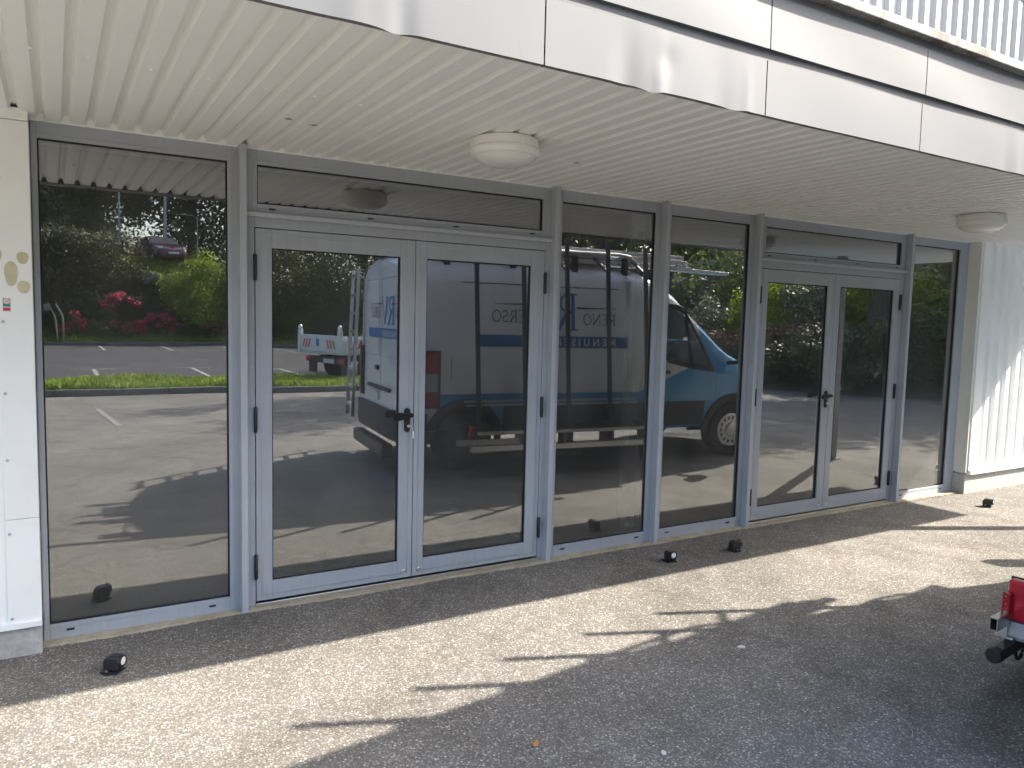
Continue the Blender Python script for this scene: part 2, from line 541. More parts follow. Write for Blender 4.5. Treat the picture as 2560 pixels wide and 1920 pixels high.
# kerbs (each kerbstone is a piece)
def kerb_row(name, x0, x1, y, zt, step=1.0, yw=0.14):
    root = thing(name, None, None, (0, 0, 0)); root['kind'] = 'structure'
    first = None
    x = x0
    while x < x1 - 0.01:
        if first is None:
            mb = MB().box(0.004, step - 0.004, -yw / 2, yw / 2, -0.05, zt)
            first = ob('kerbstone', mb, M_kerb, root, bevel=0.015)
            first.location = (x, y, 0)
        else:
            share(first, 'kerbstone', (x, y, random.uniform(-.006, .004)), root)
        x += step
    return root
kerb_row('island_kerb', -6, 15, -12.45, 0.13)
kerb_row('island_back_kerb', -6, 15, -14.62, 0.10)
kerb_row('bank_kerb', -8, 22, -35.5, 0.16)

M_paint = concrete_mat('worn_white_paint', (0.20, 0.20, 0.195), (0.40, 0.40, 0.39), 3)
M_paint_faint = concrete_mat('almost_worn_off_paint', (0.20, 0.19, 0.17), (0.34, 0.325, 0.30), 14)
def marking(x0, y0, x1, y1, w):
    mb = MB()
    d = Vector((x1 - x0, y1 - y0, 0)).normalized(); e = Vector((-d.y, d.x, 0)) * w / 2
    a = Vector((x0, y0, 0.005)); b = Vector((x1, y1, 0.005))
    mb.add([a - e, a + e, b + e, b - e], [(0, 1, 2, 3)])
    return struct('parking_marking', mb, M_paint if y0 < -12 else M_paint_faint)
for k in range(-2, 5):
    xm = 0.95 + 2.55 * k
    marking(xm, -14.75, xm + 0.02, -19.8, 0.11)
    marking(xm - .53, -19.92, xm + .55, -19.9, 0.11)
    marking(xm + .85, -30.6, xm + .85, -35.2, 0.11)
    marking(xm - .5, -30.5, xm + 2.3, -30.45, 0.11)
for k in range(-1, 1):
    marking(0.62 + 2.6 * k, -10.2, 0.80 + 2.6 * k, -7.9, 0.085)

# grass: island strip, foot and top of the bank
def grass(name, x0, x1, y0, y1, n, h, zf, label):
    P = np.stack([rng.uniform(x0, x1, n), rng.uniform(y0, y1, n)], 1)
    cl = np.sin(P[:, 0] * 1.9 + 1.1 * np.sin(P[:, 1] * 2.3)) * 0.25 + 1.0
    z = np.array([zf(a, b) for a, b in P])
    hh = h * rng.uniform(0.5, 1.3, n) * cl
    a = rng.uniform(0, 2 * np.pi, n)
    w = 0.012 + 0.012 * rng.random(n)
    dx, dy = np.cos(a) * w, np.sin(a) * w
    lx, ly = rng.normal(0, 0.4, n) * hh, rng.normal(0, 0.4, n) * hh
    V = np.zeros((n, 4, 3))
    V[:, 0] = np.stack([P[:, 0] - dx, P[:, 1] - dy, z], 1)
    V[:, 1] = np.stack([P[:, 0] + dx, P[:, 1] + dy, z], 1)
    V[:, 2] = np.stack([P[:, 0] + lx + dx * .3, P[:, 1] + ly + dy * .3, z + hh], 1)
    V[:, 3] = np.stack([P[:, 0] + lx - dx * .3, P[:, 1] + ly - dy * .3, z + hh], 1)
    o = quads_mesh(name, V, L_grass)
    return tag(o, label, 'grass', kind='stuff')
M_turf = concrete_mat('turf_soil', (0.05, 0.075, 0.02), (0.10, 0.13, 0.035), 8)
struct('island_turf', grid_sheet(-6, 15, -14.56, -12.52, 1, 1, 0.075), M_turf)
grass('island_grass', -5, 14, -14.54, -12.54, 42000, 0.15, lambda x, y: 0.07, 'bright green grass on the narrow island between the parking bays')
grass('verge_grass', -6, 20, -36.6, -35.6, 14000, 0.28, lambda x, y: terrain_h(x, y), 'rough grass behind the kerb at the foot of the planted bank')
grass('bank_top_grass', 0, 14, -40.3, -38.7, 16000, 0.24, lambda x, y: terrain_h(x, y), 'sunlit grass on the bank below the parked car')

# ================================================================== BUILDING
bld = thing('shop_building', 'low white building with grey glazed shopfront under a ribbed cream canopy', 'building')
TOP = 2.611
ZB = 0.012

# --- sill
mb = MB()
xs = np.linspace(-0.10, 8.20, 60)
for i in range(len(xs) - 1):
    a = -0.055 - 0.018 * math.sin(i * 1.3) * 0.5 - 0.012 * random.random(); a2 = a
    mb.box(xs[i], xs[i + 1], -0.06 - 0.010 * math.sin(i * 0.7) - 0.008 * random.random(), 0.25, -0.05, ZB)
ob('sill', mb, M_sill, bld)

# --- glazing
def pane(parent, g, y=0.020, t=0.024):
    x0, x1, z0, z1 = g
    e = 0.004
    mb = MB()
    mb.add([(x0 - e, y, z0 - e), (x1 + e, y, z0 - e), (x1 + e, y, z1 + e), (x0 - e, y, z1 + e),
            (x0 - e, y + t, z0 - e), (x1 + e, y + t, z0 - e), (x1 + e, y + t, z1 + e), (x0 - e, y + t, z1 + e)],
           [(0, 1, 2, 3)], 0)
    o = len(mb.v) - 8
    mb.f += [(5, 4, 7, 6)]; mb.mi += [1]
    mb.f += [(0, 4, 5, 1), (1, 5, 6, 2), (2, 6, 7, 3), (3, 7, 4, 0)]; mb.mi += [1] * 4
    po = ob('pane', mb, [M_glass, M_clear], parent, fix=False)
    c_ = Vector(((x0 + x1) / 2, y + t / 2, (z0 + z1) / 2))      # each pane sits very slightly out of true
    rt_ = Matrix.Translation(c_) @ Matrix.Rotation(R(random.uniform(-.06, .06)), 4, 'Z') @ Matrix.Rotation(R(random.uniform(-.05, .05)), 4, 'X') @ Matrix.Translation(-c_)
    po.data.transform(rt_)
    gk = MB().ring((x0 - .002, x1 + .002, z0 - .002, z1 + .002), (x0 + .007, x1 - .007, z0 + .007, z1 - .007), 0.010, 0.0195)
    ob('gasket', gk, M_gasket, parent)

def slot(parent, x, z, w=0.036, h=0.009):
    mb = MB().ring((x - w / 2, x + w / 2, z - h / 2, z + h / 2), (x - w / 2 + .002, x + w / 2 - .002, z - h / 2 + .002, z + h / 2 - .002), -0.004, 0.003)
    mb.box(x - w / 2 + .002, x + w / 2 - .002, -0.0015, 0.003, z - h / 2 + .002, z + h / 2 - .002)
    ob('drain_slot', mb, M_black, parent)

def fixed_window(outer, g, slots=()):
    mb = MB().ring(outer, g, 0.0, 0.062)
    w = ob('window', mb, M_alu, bld, bevel=0.002)
    # glazing bead: a shallow step round the glass
    bd = MB().ring((g[0] - .022, g[1] + .022, g[2] - .022, g[3] + .022), g, -0.003, 0.0)
    ob('glazing_bead', bd, M_alu, w, bevel=0.0015)
    pane(w, g)
    for (x, z) in slots:
        slot(w, x, z)
    return w

# joints between modules
J = [0.900, 2.968, 3.968, 4.980, 7.085]
fixed_window((-0.080, J[0] - .001, ZB, TOP), (-0.053, 0.829, 0.092, 2.532), [(0.039, .055), (0.733, .055)])
fixed_window((J[1] + .001, J[2] - .001, ZB, TOP), (3.045, 3.897, 0.092, 2.532), [(3.128, .060), (3.821, .058)])
fixed_window((J[2] + .001, J[3] - .001, ZB, TOP), (4.052, 4.910, 0.092, 2.532), [(4.134, .058), (4.808, .058)])
fixed_window((J[4] + .001, 8.151, ZB, TOP), (7.202, 7.991, 0.092, 2.532), [(7.232, .052), (7.929, .052)])
fixed_window((J[0] + .001, J[1] - .001, 2.262, TOP), (0.985, 2.885, 2.318, 2.532), [(1.068, 2.293), (1.648, 2.293), (2.223, 2.293), (2.802, 2.293)])
fixed_window((J[3] + .001, J[4] - .001, 2.262, TOP), (5.100, 6.990, 2.318, 2.532), [(5.15, 2.293), (5.74, 2.293), (6.33, 2.293), (6.93, 2.293)])

for x in J:
    mb = MB().box(x - .0185, x + .0185, -0.062, -0.0005, 0.004, TOP + .012)
    ob('mullion', mb, M_alu_fin, bld, bevel=0.003)

def double_door(xa, xb, la, lb, mid, g1, g2, gap=0.005):
    # fixed frame: two jambs and head
    fr = MB()
    fr.box(xa, la - gap, 0.0, 0.062, ZB, 2.2605)
    fr.box(lb + gap, xb, 0.0, 0.062, ZB, 2.2605)
    fr.box(la - gap, lb + gap, 0.0, 0.062, 2.188, 2.2605)
    ob('door_frame', fr, M_alu, bld, bevel=0.002)
    lg = MB().box(xa + .018, xb - .018, -0.034, -0.0005, 2.243, 2.268)
    ob('drip_ledge', lg, M_alu_fin, bld, bevel=0.003)
    bk = MB().ring((la - gap - .01, lb + gap + .01, ZB + .003, 2.20), (la + .01, lb - .01, .05, 2.17), 0.05, 0.060)
    bk.box(mid - .012, mid + .012, 0.05, 0.060, .05, 2.17)
    ob('door_seal', bk, M_gasket, bld)
    th = MB().box(la - gap, lb + gap, -0.012, 0.05, ZB + .0005, ZB + .016)
    ob('threshold', th, M_bright, bld, bevel=0.002)
    leaves = []
    for (o, g) in (((la, mid - .0025, 0.039, 2.183), g1), ((mid + .0025, lb, 0.039, 2.183), g2)):
        d = ob('door', MB().ring(o, g, -0.001, 0.058), M_alu, bld, bevel=0.002)
        bd = MB().ring((o[0] + .030, o[1] - .030, o[2] + .030, o[3] - .030), (o[0] + .0325, o[1] - .0325, o[2] + .0325, o[3] - .0325), -0.0022, -0.0008)
        ob('sash_groove', bd, M_steel, d)
        pane(d, g)
        leaves.append(d)
    for d, xh in ((leaves[0], la - .004), (leaves[1], lb + .004)):
        for zh in (1.965, 1.105, 0.247):
            h = MB().lathe([(.0085, -.073), (.010, -.070), (.010, -.0015), (.0085, 0), (.010, .0015), (.010, .070), (.0085, .073)], (xh, -.0125, zh), 'z', 14)
            h.box(xh - .008, xh + .008, -.012, .0, zh - .066, zh + .066)
            ob('hinge', h, M_black, d, smooth=True)
    for d, xk in ((leaves[0], mid - .058), (leaves[1], mid + .050)):
        k = MB().lathe([(.0145, 0), (.0145, -.003), (.012, -.0045), (.0075, -.0045), (.0065, -.002)], (xk, -0.001, .079), 'y', 20)
        ob('floor_bolt', k, M_bright, d, smooth=True)
    # handle set on the first leaf
    xp = mid - .047
    pl = MB()
    pts = []
    for k in range(24):
        t = 2 * math.pi * k / 24
        cx, cz = math.cos(t), math.sin(t)
        pts.append((xp + .020 * cx, (1.115 if cz >= 0 else 1.005) + .022 * cz))
    pl.prism(pts, 'y', -.014, -.001)
    ob('handle_plate', pl, M_black, leaves[0], bevel=.003)
    lv = MB()
    lv.lathe([(.011, -.012), (.011, -.045), (.016, -.047), (.016, -.058), (.013, -.061)], (xp + .004, 0, 1.095), 'y', 18)
    prof = [(-.118, .004, -.006), (-.114, .018, -.006), (-.100, .025, -.006), (-.080, .027, -.005), (-.055, .022, -.003), (-.03, .016, -.001), (0, .014, 0), (.016, .012, 0)]
    vv = []; ff = []
    for (dx, hh, dz) in prof:
        for (yy, sc) in ((-.066, .8), (-.061, 1.0), (-.053, 1.0), (-.048, .8)):
            vv.append((xp + .004 + dx, yy, 1.095 + dz + hh * sc * .95))
        for (yy, sc) in ((-.048, .8), (-.053, 1.0), (-.061, 1.0), (-.066, .8)):
            vv.append((xp + .004 + dx, yy, 1.095 + dz - hh * sc * .95))
    n = 8
    for a in range(len(prof) - 1):
        for b in range(n):
            ff.append((a * n + b, a * n + (b + 1) % n, (a + 1) * n + (b + 1) % n, (a + 1) * n + b))
    ff.append(tuple(range(n))); ff.append(tuple((len(prof) - 1) * n + j for j in range(n)))
    lv.add(vv, ff)
    ob('handle', lv, M_black_gloss, leaves[0], smooth=True)
    cyl = MB().lathe([(.009, -.001), (.009, -.020), (.007, -.021)], (xp + .006, 0, 1.022), 'y', 16)
    ob('lock_cylinder', cyl, M_steel, leaves[0], smooth=True)
    return leaves, xp

doorA, xpA = double_door(J[0] + .001, J[1] - .001, 0.975, 2.907, 1.947, (1.066, 1.848, .150, 2.077), (2.024, 2.801, .150, 2.077))
doorB, xpB = double_door(J[3] + .001, J[4] - .001, 5.060, 7.002, 6.030, (5.155, 5.936, .150, 2.077), (6.109, 6.909, .150, 2.077))

# --- side walls
mb = MB().box(-4.0, -0.212, -0.126, 0.2, 0.165, 2.64)
ob('wall_sheet', mb, M_white_wall, bld, bevel=.002)
for (a, b) in ((0.165, 0.688), (0.690, 2.575)):
    ob('corner_flashing', MB().box(-0.225, -0.083, -0.134, 0.06, a, b), M_white_wall, bld, bevel=.004)
ob('flashing_cap', MB().box(-0.40, -0.085, -0.145, 0.05, 2.577, 2.632), M_white_wall, bld, bevel=.003)
ob('plinth', MB().box(-4.0, -0.084, -0.118, 0.2, -0.05, 0.163), M_plinth, bld, bevel=.004)
ob('drip_flashing', MB().box(-4.0, -0.082, -0.150, -0.119, 0.150, 0.178), M_white_wall, bld, bevel=.002)
sc0 = ob('wall_screw', MB().lathe([(.007, 0), (.007, -.002), (.0045, -.005), (.003, -.005)], (0, 0, 0), 'y', 10), M_steel, bld)
sc0.location = (-.206, -.1345, 1.64)
for z in (1.30, 0.98, 0.62, 0.20, 2.30):
    share(sc0, 'wall_screw', (-.206, -.1345, z))
for (x, z, rx, rz) in ((-.121, 1.942, .024, .030), (-.120, 1.805, .026, .032), (-.168, 1.866, .027, .062), (-.222, 1.95, .02, .03)):
    pts = [(x + rx * math.cos(t) * (1 + .08 * math.sin(3 * t)), z + rz * math.sin(t) * (1 + .06 * math.cos(2 * t))) for t in [2 * math.pi * k / 26 for k in range(26)]]
    ob('glue_stain', MB().prism(pts, 'y', -.1352, -.1340), plain('yellowed_glue', (0.60, 0.54, 0.36), .6, 0, .08, 20), bld)

# right wing: return, vertical ribbed cladding sheets, plinth
ob('corner_return', MB().box(8.152, 8.185, -0.128, 0.06, 0.225, 2.64), M_beige, bld, bevel=.003)
def ribbed(name, x0, x1, z0, z1, y, pitch, depth, mat, parent, off=0.0, flat=.45):
    """vertical trapezoidal sheet facing -y"""
    mb = MB(); pr = [(x0, y)]
    k = math.floor((x0 - off) / pitch)
    while True:
        a = off + k * pitch
        for (dx, dy) in ((0.0, 0), (pitch * .10, -depth), (pitch * (.10 + flat * .8), -depth), (pitch * (.20 + flat * .8), 0)):
            x = a + dx
            if x0 < x < x1: pr.append((x, y + dy))
        k += 1
        if a > x1: break
    pr.append((x1, y))
    n = len(pr)
    v = [(p[0], p[1], z0) for p in pr] + [(p[0], p[1], z1) for p in pr]
    f = [(i, i + 1, n + i + 1, n + i) for i in range(n - 1)]
    mb.add(v, f)
    o = ob(name, mb, mat, parent, fix=False)
    s = o.modifiers.new('solid', 'SOLIDIFY'); s.thickness = .003; s.offset = -1
    return o
ob('corner_flashing', MB().box(8.187, 8.345, -0.140, 0.06, 0.232, 2.63), M_white_clad, bld, bevel=.003)
xx = 8.347
while xx < 14:
    ribbed('cladding_sheet', xx, xx + 0.948, 0.25, 2.60, -0.118, 0.19, 0.030, M_white_clad, bld, off=xx + .03)
    xx += 0.95
ob('head_trim', MB().box(8.347, 14, -0.158, 0.0, 2.585, 2.64), M_white_clad, bld, bevel=.003)
ob('drip_flashing', MB().box(8.187, 14, -0.165, 0.0, 0.205, 0.250), M_white_clad, bld, bevel=.003)
ob('plinth', MB().box(8.154, 14, -0.125, 0.2, -0.05, 0.205), M_plinth, bld, bevel=.004)

# --- canopy soffit: trapezoidal sheets, ribs run out from the facade
def soffit_sheet(x0, ribs, pitch):
    pr = []
    for k in range(ribs):
        a = x0 + k * pitch
        pr += [(a, 2.617), (a + .062, 2.617), (a + .0735, 2.650), (a + .0930, 2.650)]
    pr.append((x0 + ribs * pitch, 2.617))
    n = len(pr)
    y0, y1 = -2.118, 0.03
    v = [(p[0], y0, p[1]) for p in pr] + [(p[0], y1, p[1]) for p in pr]
    f = [(i, n + i, n + i + 1, i + 1) for i in range(n - 1)]
    mb = MB().add(v, f)
    o = ob('soffit_sheet', mb, M_soffit, bld, fix=False)
    s = o.modifiers.new('solid', 'SOLIDIFY'); s.thickness = .002; s.offset = -1
    return o
P = 0.1045
x = -0.034 - .0835 - 30 * P
for k in range(13):
    soffit_sheet(x, 10, P)
    x += 10 * P
ob('soffit_closure', MB().box(-.08, 8.15, -.002, .012, 2.6115, 2.660), M_soffit, bld)
sc1 = ob('soffit_screw', MB().lathe([(.009, .0), (.009, -.002), (.005, -.006), (.004, -.006)], (0, 0, 0), 'z', 10), M_white_clad, bld)
sc1.location = (-0.05, -1.2, 2.6165)
for i in range(1, 26):
    share(sc1, 'soffit_screw', (-0.085 + .2 * i * 1.045 + random.uniform(-.01, .01), -1.2 + random.uniform(-.01, .01), 2.6165))
# small scuffed flakes where something was fixed to the soffit
for (x, y) in ((0.96, -.76), (1.09, -.72), (2.6, -.78)):
    pts = [(x + .022 * math.cos(t) * random.uniform(.3, 1.2), y + .022 * math.sin(t) * random.uniform(.3, 1.2)) for t in [2 * math.pi * q / 11 for q in range(11)]]
    ob('scuff', MB().prism(pts, 'z', 2.6155, 2.6168), plain('scuffed_primer', (0.42, 0.39, 0.34), .7, 0, .2, 60), bld)

# --- fascia
YF = -2.133
XE = 10.31
def dent(x, z, y):
    """buckled sheet: creases near the lower edge"""
    b = max(0.0, 1 - (z - 2.60) / 0.25)
    d = 0.0
    for (c, w, a) in ((0.96, .035, .020), (0.80, .05, -.012), (1.86, .06, .024), (2.02, .03, -.020), (2.35, .07, .016), (2.50, .02, -.012), (4.55, .05, .014), (4.66, .03, -.008), (0.3, .08, .010)):
        d += a * math.exp(-((x - c) / w) ** 2) * b
    d *= .34
    d += .004 * math.exp(-((x - 2.05) / .05) ** 2 - ((z - 2.72) / .05) ** 2)
    d += .0012 * math.sin(x * 5.1 + z * 7) + .0005 * math.sin(x * 11 + 1.3)
    return y + d
def fascia_panel(x0, x1, z0, z1, y, dented, lip):
    mb = MB()
    nx = max(6, int((x1 - x0) / .02)); nz = 12
    xs = np.linspace(x0 + .003, x1 - .003, nx + 1); zs = np.linspace(z0, z1, nz + 1)
    def Y(x, z): return dent(x, z, y) if dented else y + .0025 * math.sin(x * 4.3 + z * 9)
    rows = [[(x, Y(x, z0) + lip, z0 + .004) for x in xs]]
    for z in zs:
        rows.append([(x, Y(x, z), z - (.012 * math.exp(-((x - 1.98) / .05) ** 2) + .010 * math.exp(-((x - .93) / .04) ** 2) + .008 * math.exp(-((x - 2.42) / .05) ** 2)) * (1 - (z - z0) / (z1 - z0)) * (1 if dented else 0)) for x in xs])
    rows.append([(x, Y(x, z1) + .05, z1) for x in xs])
    v = [p for r in rows for p in r]; w = nx + 1
    f = [(j * w + i, j * w + i + 1, (j + 1) * w + i + 1, (j + 1) * w + i) for j in range(len(rows) - 1) for i in range(nx)]
    mb.add(v, f)
    return ob('fascia_panel', mb, M_fascia, bld, smooth=True, fix=False)
xj = [1.49 + 1.12 * k for k in range(-5, 9)]
xj = [a for a in xj if a < XE - .2] + [XE]
for a, b in zip(xj[:-1], xj[1:]):
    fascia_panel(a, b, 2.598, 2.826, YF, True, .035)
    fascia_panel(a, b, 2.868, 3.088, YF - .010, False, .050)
ob('fascia_recess', MB().box(xj[0], XE - .004, YF + .008, YF + .04, 2.80, 2.90), plain('recess_grey', (0.095, 0.10, 0.105), .6), bld)
xc = xj[0]
while xc < XE:
    e = min(xc + 2.24, XE)
    ob('coping', MB().box(xc + .002, e - .002, YF - .055, YF + .30, 3.122, 3.165), M_coping, bld, bevel=.004)
    xc = e
ob('coping_soffit_trim', MB().box(xj[0], XE - .006, YF - .004, YF + .2, 3.0885, 3.1215), plain('recess_grey', (0.095, 0.10, 0.105), .6), bld)
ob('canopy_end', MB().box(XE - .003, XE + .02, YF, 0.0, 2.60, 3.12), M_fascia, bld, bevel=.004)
ob('canopy_roof', MB().box(xj[0], XE - .004, YF + .07, 0.15, 2.68, 3.14), M_room, bld)
ob('canopy_edge_trim', MB().box(xj[0], XE - .01, YF + .012, YF + .042, 2.606, 2.612), M_steel, bld)
# upper storey
xx = -4.0
while xx < 13:
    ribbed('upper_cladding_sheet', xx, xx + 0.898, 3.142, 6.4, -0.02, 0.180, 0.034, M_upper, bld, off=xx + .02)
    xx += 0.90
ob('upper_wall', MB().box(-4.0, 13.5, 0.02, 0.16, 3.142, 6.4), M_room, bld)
# canopy post
M_trimd = plain('dull_steel_plate', (0.12, 0.12, 0.12), .7)
post = ob('canopy_post', MB().box(-.05, .05, -.05, .05, 0.012, 2.617), plain('grey_painted_post', (0.22, 0.22, 0.22), .5), bld, bevel=.006)
post.location = (8.69, -1.84, 0)
ob('post_base', MB().box(8.60, 8.78, -1.93, -1.75, 0.0005, 0.012), M_trimd, bld)

# --- room behind the glass
ob('room_floor', MB().box(-0.1, 8.17, 0.075, 6.0, -0.05, 0.006), M_floor_in, bld)
ob('room_wall', MB().box(-0.1, 8.17, 6.0, 6.1, 0, 2.9), M_room, bld)
ob('room_wall', MB().box(-0.2, -0.1, 0.07, 6.1, 0, 2.9), M_room, bld)
ob('room_wall', MB().box(8.17, 8.27, 0.07, 6.1, 0, 2.9), M_room, bld)
ob('room_ceiling', MB().box(-0.1, 8.17, 0.064, 6.1, 2.75, 2.9), M_room, bld)
ob('blind_box', MB().box(-0.09, 8.15, 0.10, 0.20, 2.535, 2.74), plain('pale_blind_box', (0.33, 0.34, 0.34), .5), bld)
# pale partition post with a glazed strip, just inside the third window
M_pale = plain('pale_green_frame', (0.86, 0.92, 0.89), .4, 0, .05, 5)
ob('partition_post', MB().box(3.745, 3.795, 0.10, 0.14, 0.007, 2.53).box(3.888, 3.938, 0.10, 0.14, 0.007, 2.53).box(3.795, 3.888, .105, .135, 0.007, .12).box(3.795, 3.888, .105, .135, 2.40, 2.53), M_pale, bld, bevel=.004)
ob('partition_glass', MB().box(3.795, 3.888, 0.115, 0.125, 0.12, 2.40), plain('green_glazed_strip', (0.34, 0.45, 0.43), .15), bld)

mt = ob('doormat', MB().box(1.05, 3.06, 0.09, 0.80, 0.0065, 0.018), M_mat)
tag(mt, 'black doormat lying just inside the nearer glazed double door', 'doormat')

# ================================================================== SMALL THINGS ON AND NEAR THE FACADE
def ceiling_light(x, y, label):
    t = thing('ceiling_light', label, 'lamp', (x, y, 2.617), 0, 'round lamps on the canopy soffit')
    ob('base', MB().lathe([(.158, 0), (.166, -.006), (.170, -.030), (.172, -.048)], (0, 0, 0), 'z', 48), M_lampw, t, smooth=True)
    ob('rim', MB().lathe([(.172, -.0485), (.178, -.054), (.180, -.066), (.176, -.080), (.166, -.088), (.158, -.088)], (0, 0, 0), 'z', 48), M_lampw, t, smooth=True)
    ob('diffuser', MB().lathe([(.158, -.0885), (.150, -.100), (.128, -.116), (.095, -.128), (.05, -.135), (.012, -.137)], (0, 0, 0), 'z', 48), M_opal, t, smooth=True)
    for a in (0.5, 2.6, 4.7):
        c = ob('clip', MB().box(-.012, .012, -.004, .004, -.052, -.016), M_lampw, t)
        c.location = (.173 * math.cos(a), .173 * math.sin(a), 0); c.rotation_euler = (0, 0, a + math.pi / 2)
    return t
ceiling_light(1.985, -1.02, 'round white lamp on the soffit above the nearer double door')
ceiling_light(6.28, -1.10, 'round white lamp on the soffit at the far right end')

def spot_proto():
    t = thing('spot_lamp', '', 'spotlight', (0, 0, 0), 0, 'black spotlights standing on the asphalt along the shopfront')
    pts = [(-.045, .012), (-.047, .055)] + [(-.047 + .0 + .047 * (1 - math.cos(a)), .065 + .040 * math.sin(a)) for a in [k * math.pi / 14 for k in range(0, 8)]] + [(.050, .103), (.052, .030), (.040, .012)]
    h = MB().prism([(p[0], p[1]) for p in pts], 'y', -.036, .036)
    hs = ob('housing', h, M_black, t, bevel=.009)
    ob('nose', MB().lathe([(.036, .048), (.036, .066), (.033, .070), (.028, .070), (.027, .062)], (0, 0, .072), 'x', 28), M_black, t, smooth=True)
    ob('lens', MB().lathe([(.026, .0625), (.024, .066), (.014, .0685), (.004, .069)], (0, 0, .072), 'x', 24), plain('frosted_lens', (0.80, 0.82, 0.82), .2), t, smooth=True)
    ob('base_plate', MB().box(-.055, .050, -.050, .050, 0.0, .012), M_black, t, bevel=.003)
    ob('bracket', MB().box(-.03, .015, -.062, -.050, 0.0, .022).box(-.03, .015, .050, .062, 0.0, .022), M_black, t, bevel=.002)
    ob('clamp_screw', MB().lathe([(.008, 0), (.008, .008)], (-.008, -.056, .022), 'z', 10), M_steel, t)
    return t
sp = spot_proto()
sp.scale = (.78, .78, .78)
sp.location = (0.205, -0.50, 0); sp.rotation_euler = (0, 0, R(-38))
sp['label'] = 'black spotlight on the asphalt before the leftmost tall window, nearest of the four'
copy_thing(sp, (3.775, -0.43, 0), R(-100), 'black spotlight in front of the third window, its white lens facing outward')
copy_thing(sp, (4.40, -0.46, 0), R(-8), 'black spotlight in side view in front of the fourth window, lens hidden')
copy_thing(sp, (7.79, -0.55, 0), R(-75), 'black spotlight on sunlit asphalt near the right-hand white cladding')

def keys(x, z, label):
    t = thing('key_bunch', label, 'keys', (x, -.021, z), 0, 'keys left in the door locks')
    k = MB().box(-.001, .001, -.004, .004, -.004, .004).box(-.0012, .0012, -.030, -.004, -.009, .009)
    ob('key', k, M_bright, t, bevel=.001)
    ring = [(.006 + .011 * math.cos(a), -.022 + .006 * math.cos(a), -.014 + .013 * math.sin(a)) for a in [2 * math.pi * q / 14 for q in range(15)]]
    ob('key_ring', MB().tube(ring, .0014, 6, caps=False), M_bright, t)
    ob('key_tag', MB().box(.008, .019, -.028, -.024, -.075, -.028), plain('white_key_tag', (0.75, 0.74, 0.70), .4), t, bevel=.002)
    k2 = MB().box(.001, .010, -.020, -.018, -.050, -.026).lathe([(.007, -.001), (.007, .001)], (.006, -.019, -.052), 'y', 10)
    ob('spare_key', k2, M_bright, t)
    return t
keys(xpA + .012, 1.022, 'small key bunch with white tag in the lock of the nearer door')
keys(xpB + .012, 1.022, 'small key bunch in the lock of the farther right double door')

def text_mesh(body, size, mat, name, parent, M, space=1.0, thick=0.0, align='LEFT'):
    cu = bpy.data.curves.new('tmp', 'FONT')
    cu.body = body; cu.size = size; cu.space_character = space; cu.align_x = align
    cu.resolution_u = 4
    if thick: cu.offset = thick
    o = bpy.data.objects.new('tmp', cu); C.objects.link(o)
    dg = bpy.context.evaluated_depsgraph_get()
    me = bpy.data.meshes.new_from_object(o.evaluated_get(dg))
    bpy.data.objects.remove(o)
    vs_ = [M(v.co.x, v.co.y) for v in me.vertices]
    fs = [tuple(p.vertices) for p in me.polygons]
    bpy.data.meshes.remove(me)
    return ob(name, MB().add(vs_, fs), mat, parent, fix=False)

st = thing('sticker', 'small red white and green sticker on the white wall beside the left window', 'sticker', (-.1895, -.1343, 1.685))
ob('paper', MB().box(-.0155, .0155, -.0008, .0003, 0, .067), plain('sticker_white', (0.78, 0.76, 0.75), .5), st)
ob('grey_field', MB().box(-.0150, .0150, -.0011, -.0008, .039, .0655), plain('sticker_grey', (0.30, 0.32, 0.32), .5), st)
ob('green_band', MB().box(-.0150, .0150, -.0011, -.0008, .026, .0388), plain('sticker_green', (0.03, 0.25, 0.17), .5), st)
ob('red_band', MB().box(-.0150, .0150, -.0011, -.0008, .006, .022), plain('sticker_red', (0.60, 0.05, 0.12), .5), st)
ob('disc', MB().lathe([(.0125, -.0011), (.0125, -.0014)], (0, 0, .0515), 'y', 24), plain('sticker_pink', (0.80, 0.62, 0.68), .5), st)
text_mesh('SSI', .0145, plain('sticker_crimson', (0.50, 0.04, 0.16), .5), 'lettering', st, lambda x, y: (x, -.0017, .0465 + y), align='CENTER')

# debris on the asphalt
def leaf(x, y, rz, col, nm, label, cat, s=.022):
    t = MB()
    v = [(-s, 0, .004), (-s * .3, s * .45, .010), (s * .5, s * .35, .006), (s, 0, .012), (s * .5, -s * .4, .008), (-s * .3, -s * .5, .003)]
    t.add(v, [(0, 1, 2, 3, 4, 5)])
    o = ob(nm, t, plain(nm + '_tone', col, .8), fix=False)
    o.location = (x, y, .001); o.rotation_euler = (0, 0, rz)
    s_ = o.modifiers.new('solid', 'SOLIDIFY'); s_.thickness = .0015
    return tag(o, label, cat)
leaf(1.63, -1.99, .6, (0.42, 0.17, 0.05), 'dry_leaf', 'small orange dry leaf on the shaded asphalt in the foreground', 'leaf')
_g = MB()
for _ in range(900):
    gx = random.uniform(-.05, 8.1); gy = -.068 - abs(random.gauss(0, .022)); gs = random.uniform(.002, .0065)
    _g.add([(gx - gs, gy - gs * .7, 0), (gx + gs, gy - gs, 0), (gx + gs * .8, gy + gs, 0), (gx - gs * .9, gy + gs * .8, 0), (gx, gy, gs * 1.3)], [(0, 1, 4), (1, 2, 4), (2, 3, 4), (3, 0, 4)])
tag(ob('grit', _g, plain('loose_grit', (0.20, 0.18, 0.15), .95, 0, .3, 80), fix=False), 'loose grit gathered along the tan concrete sill', 'grit', kind='stuff')
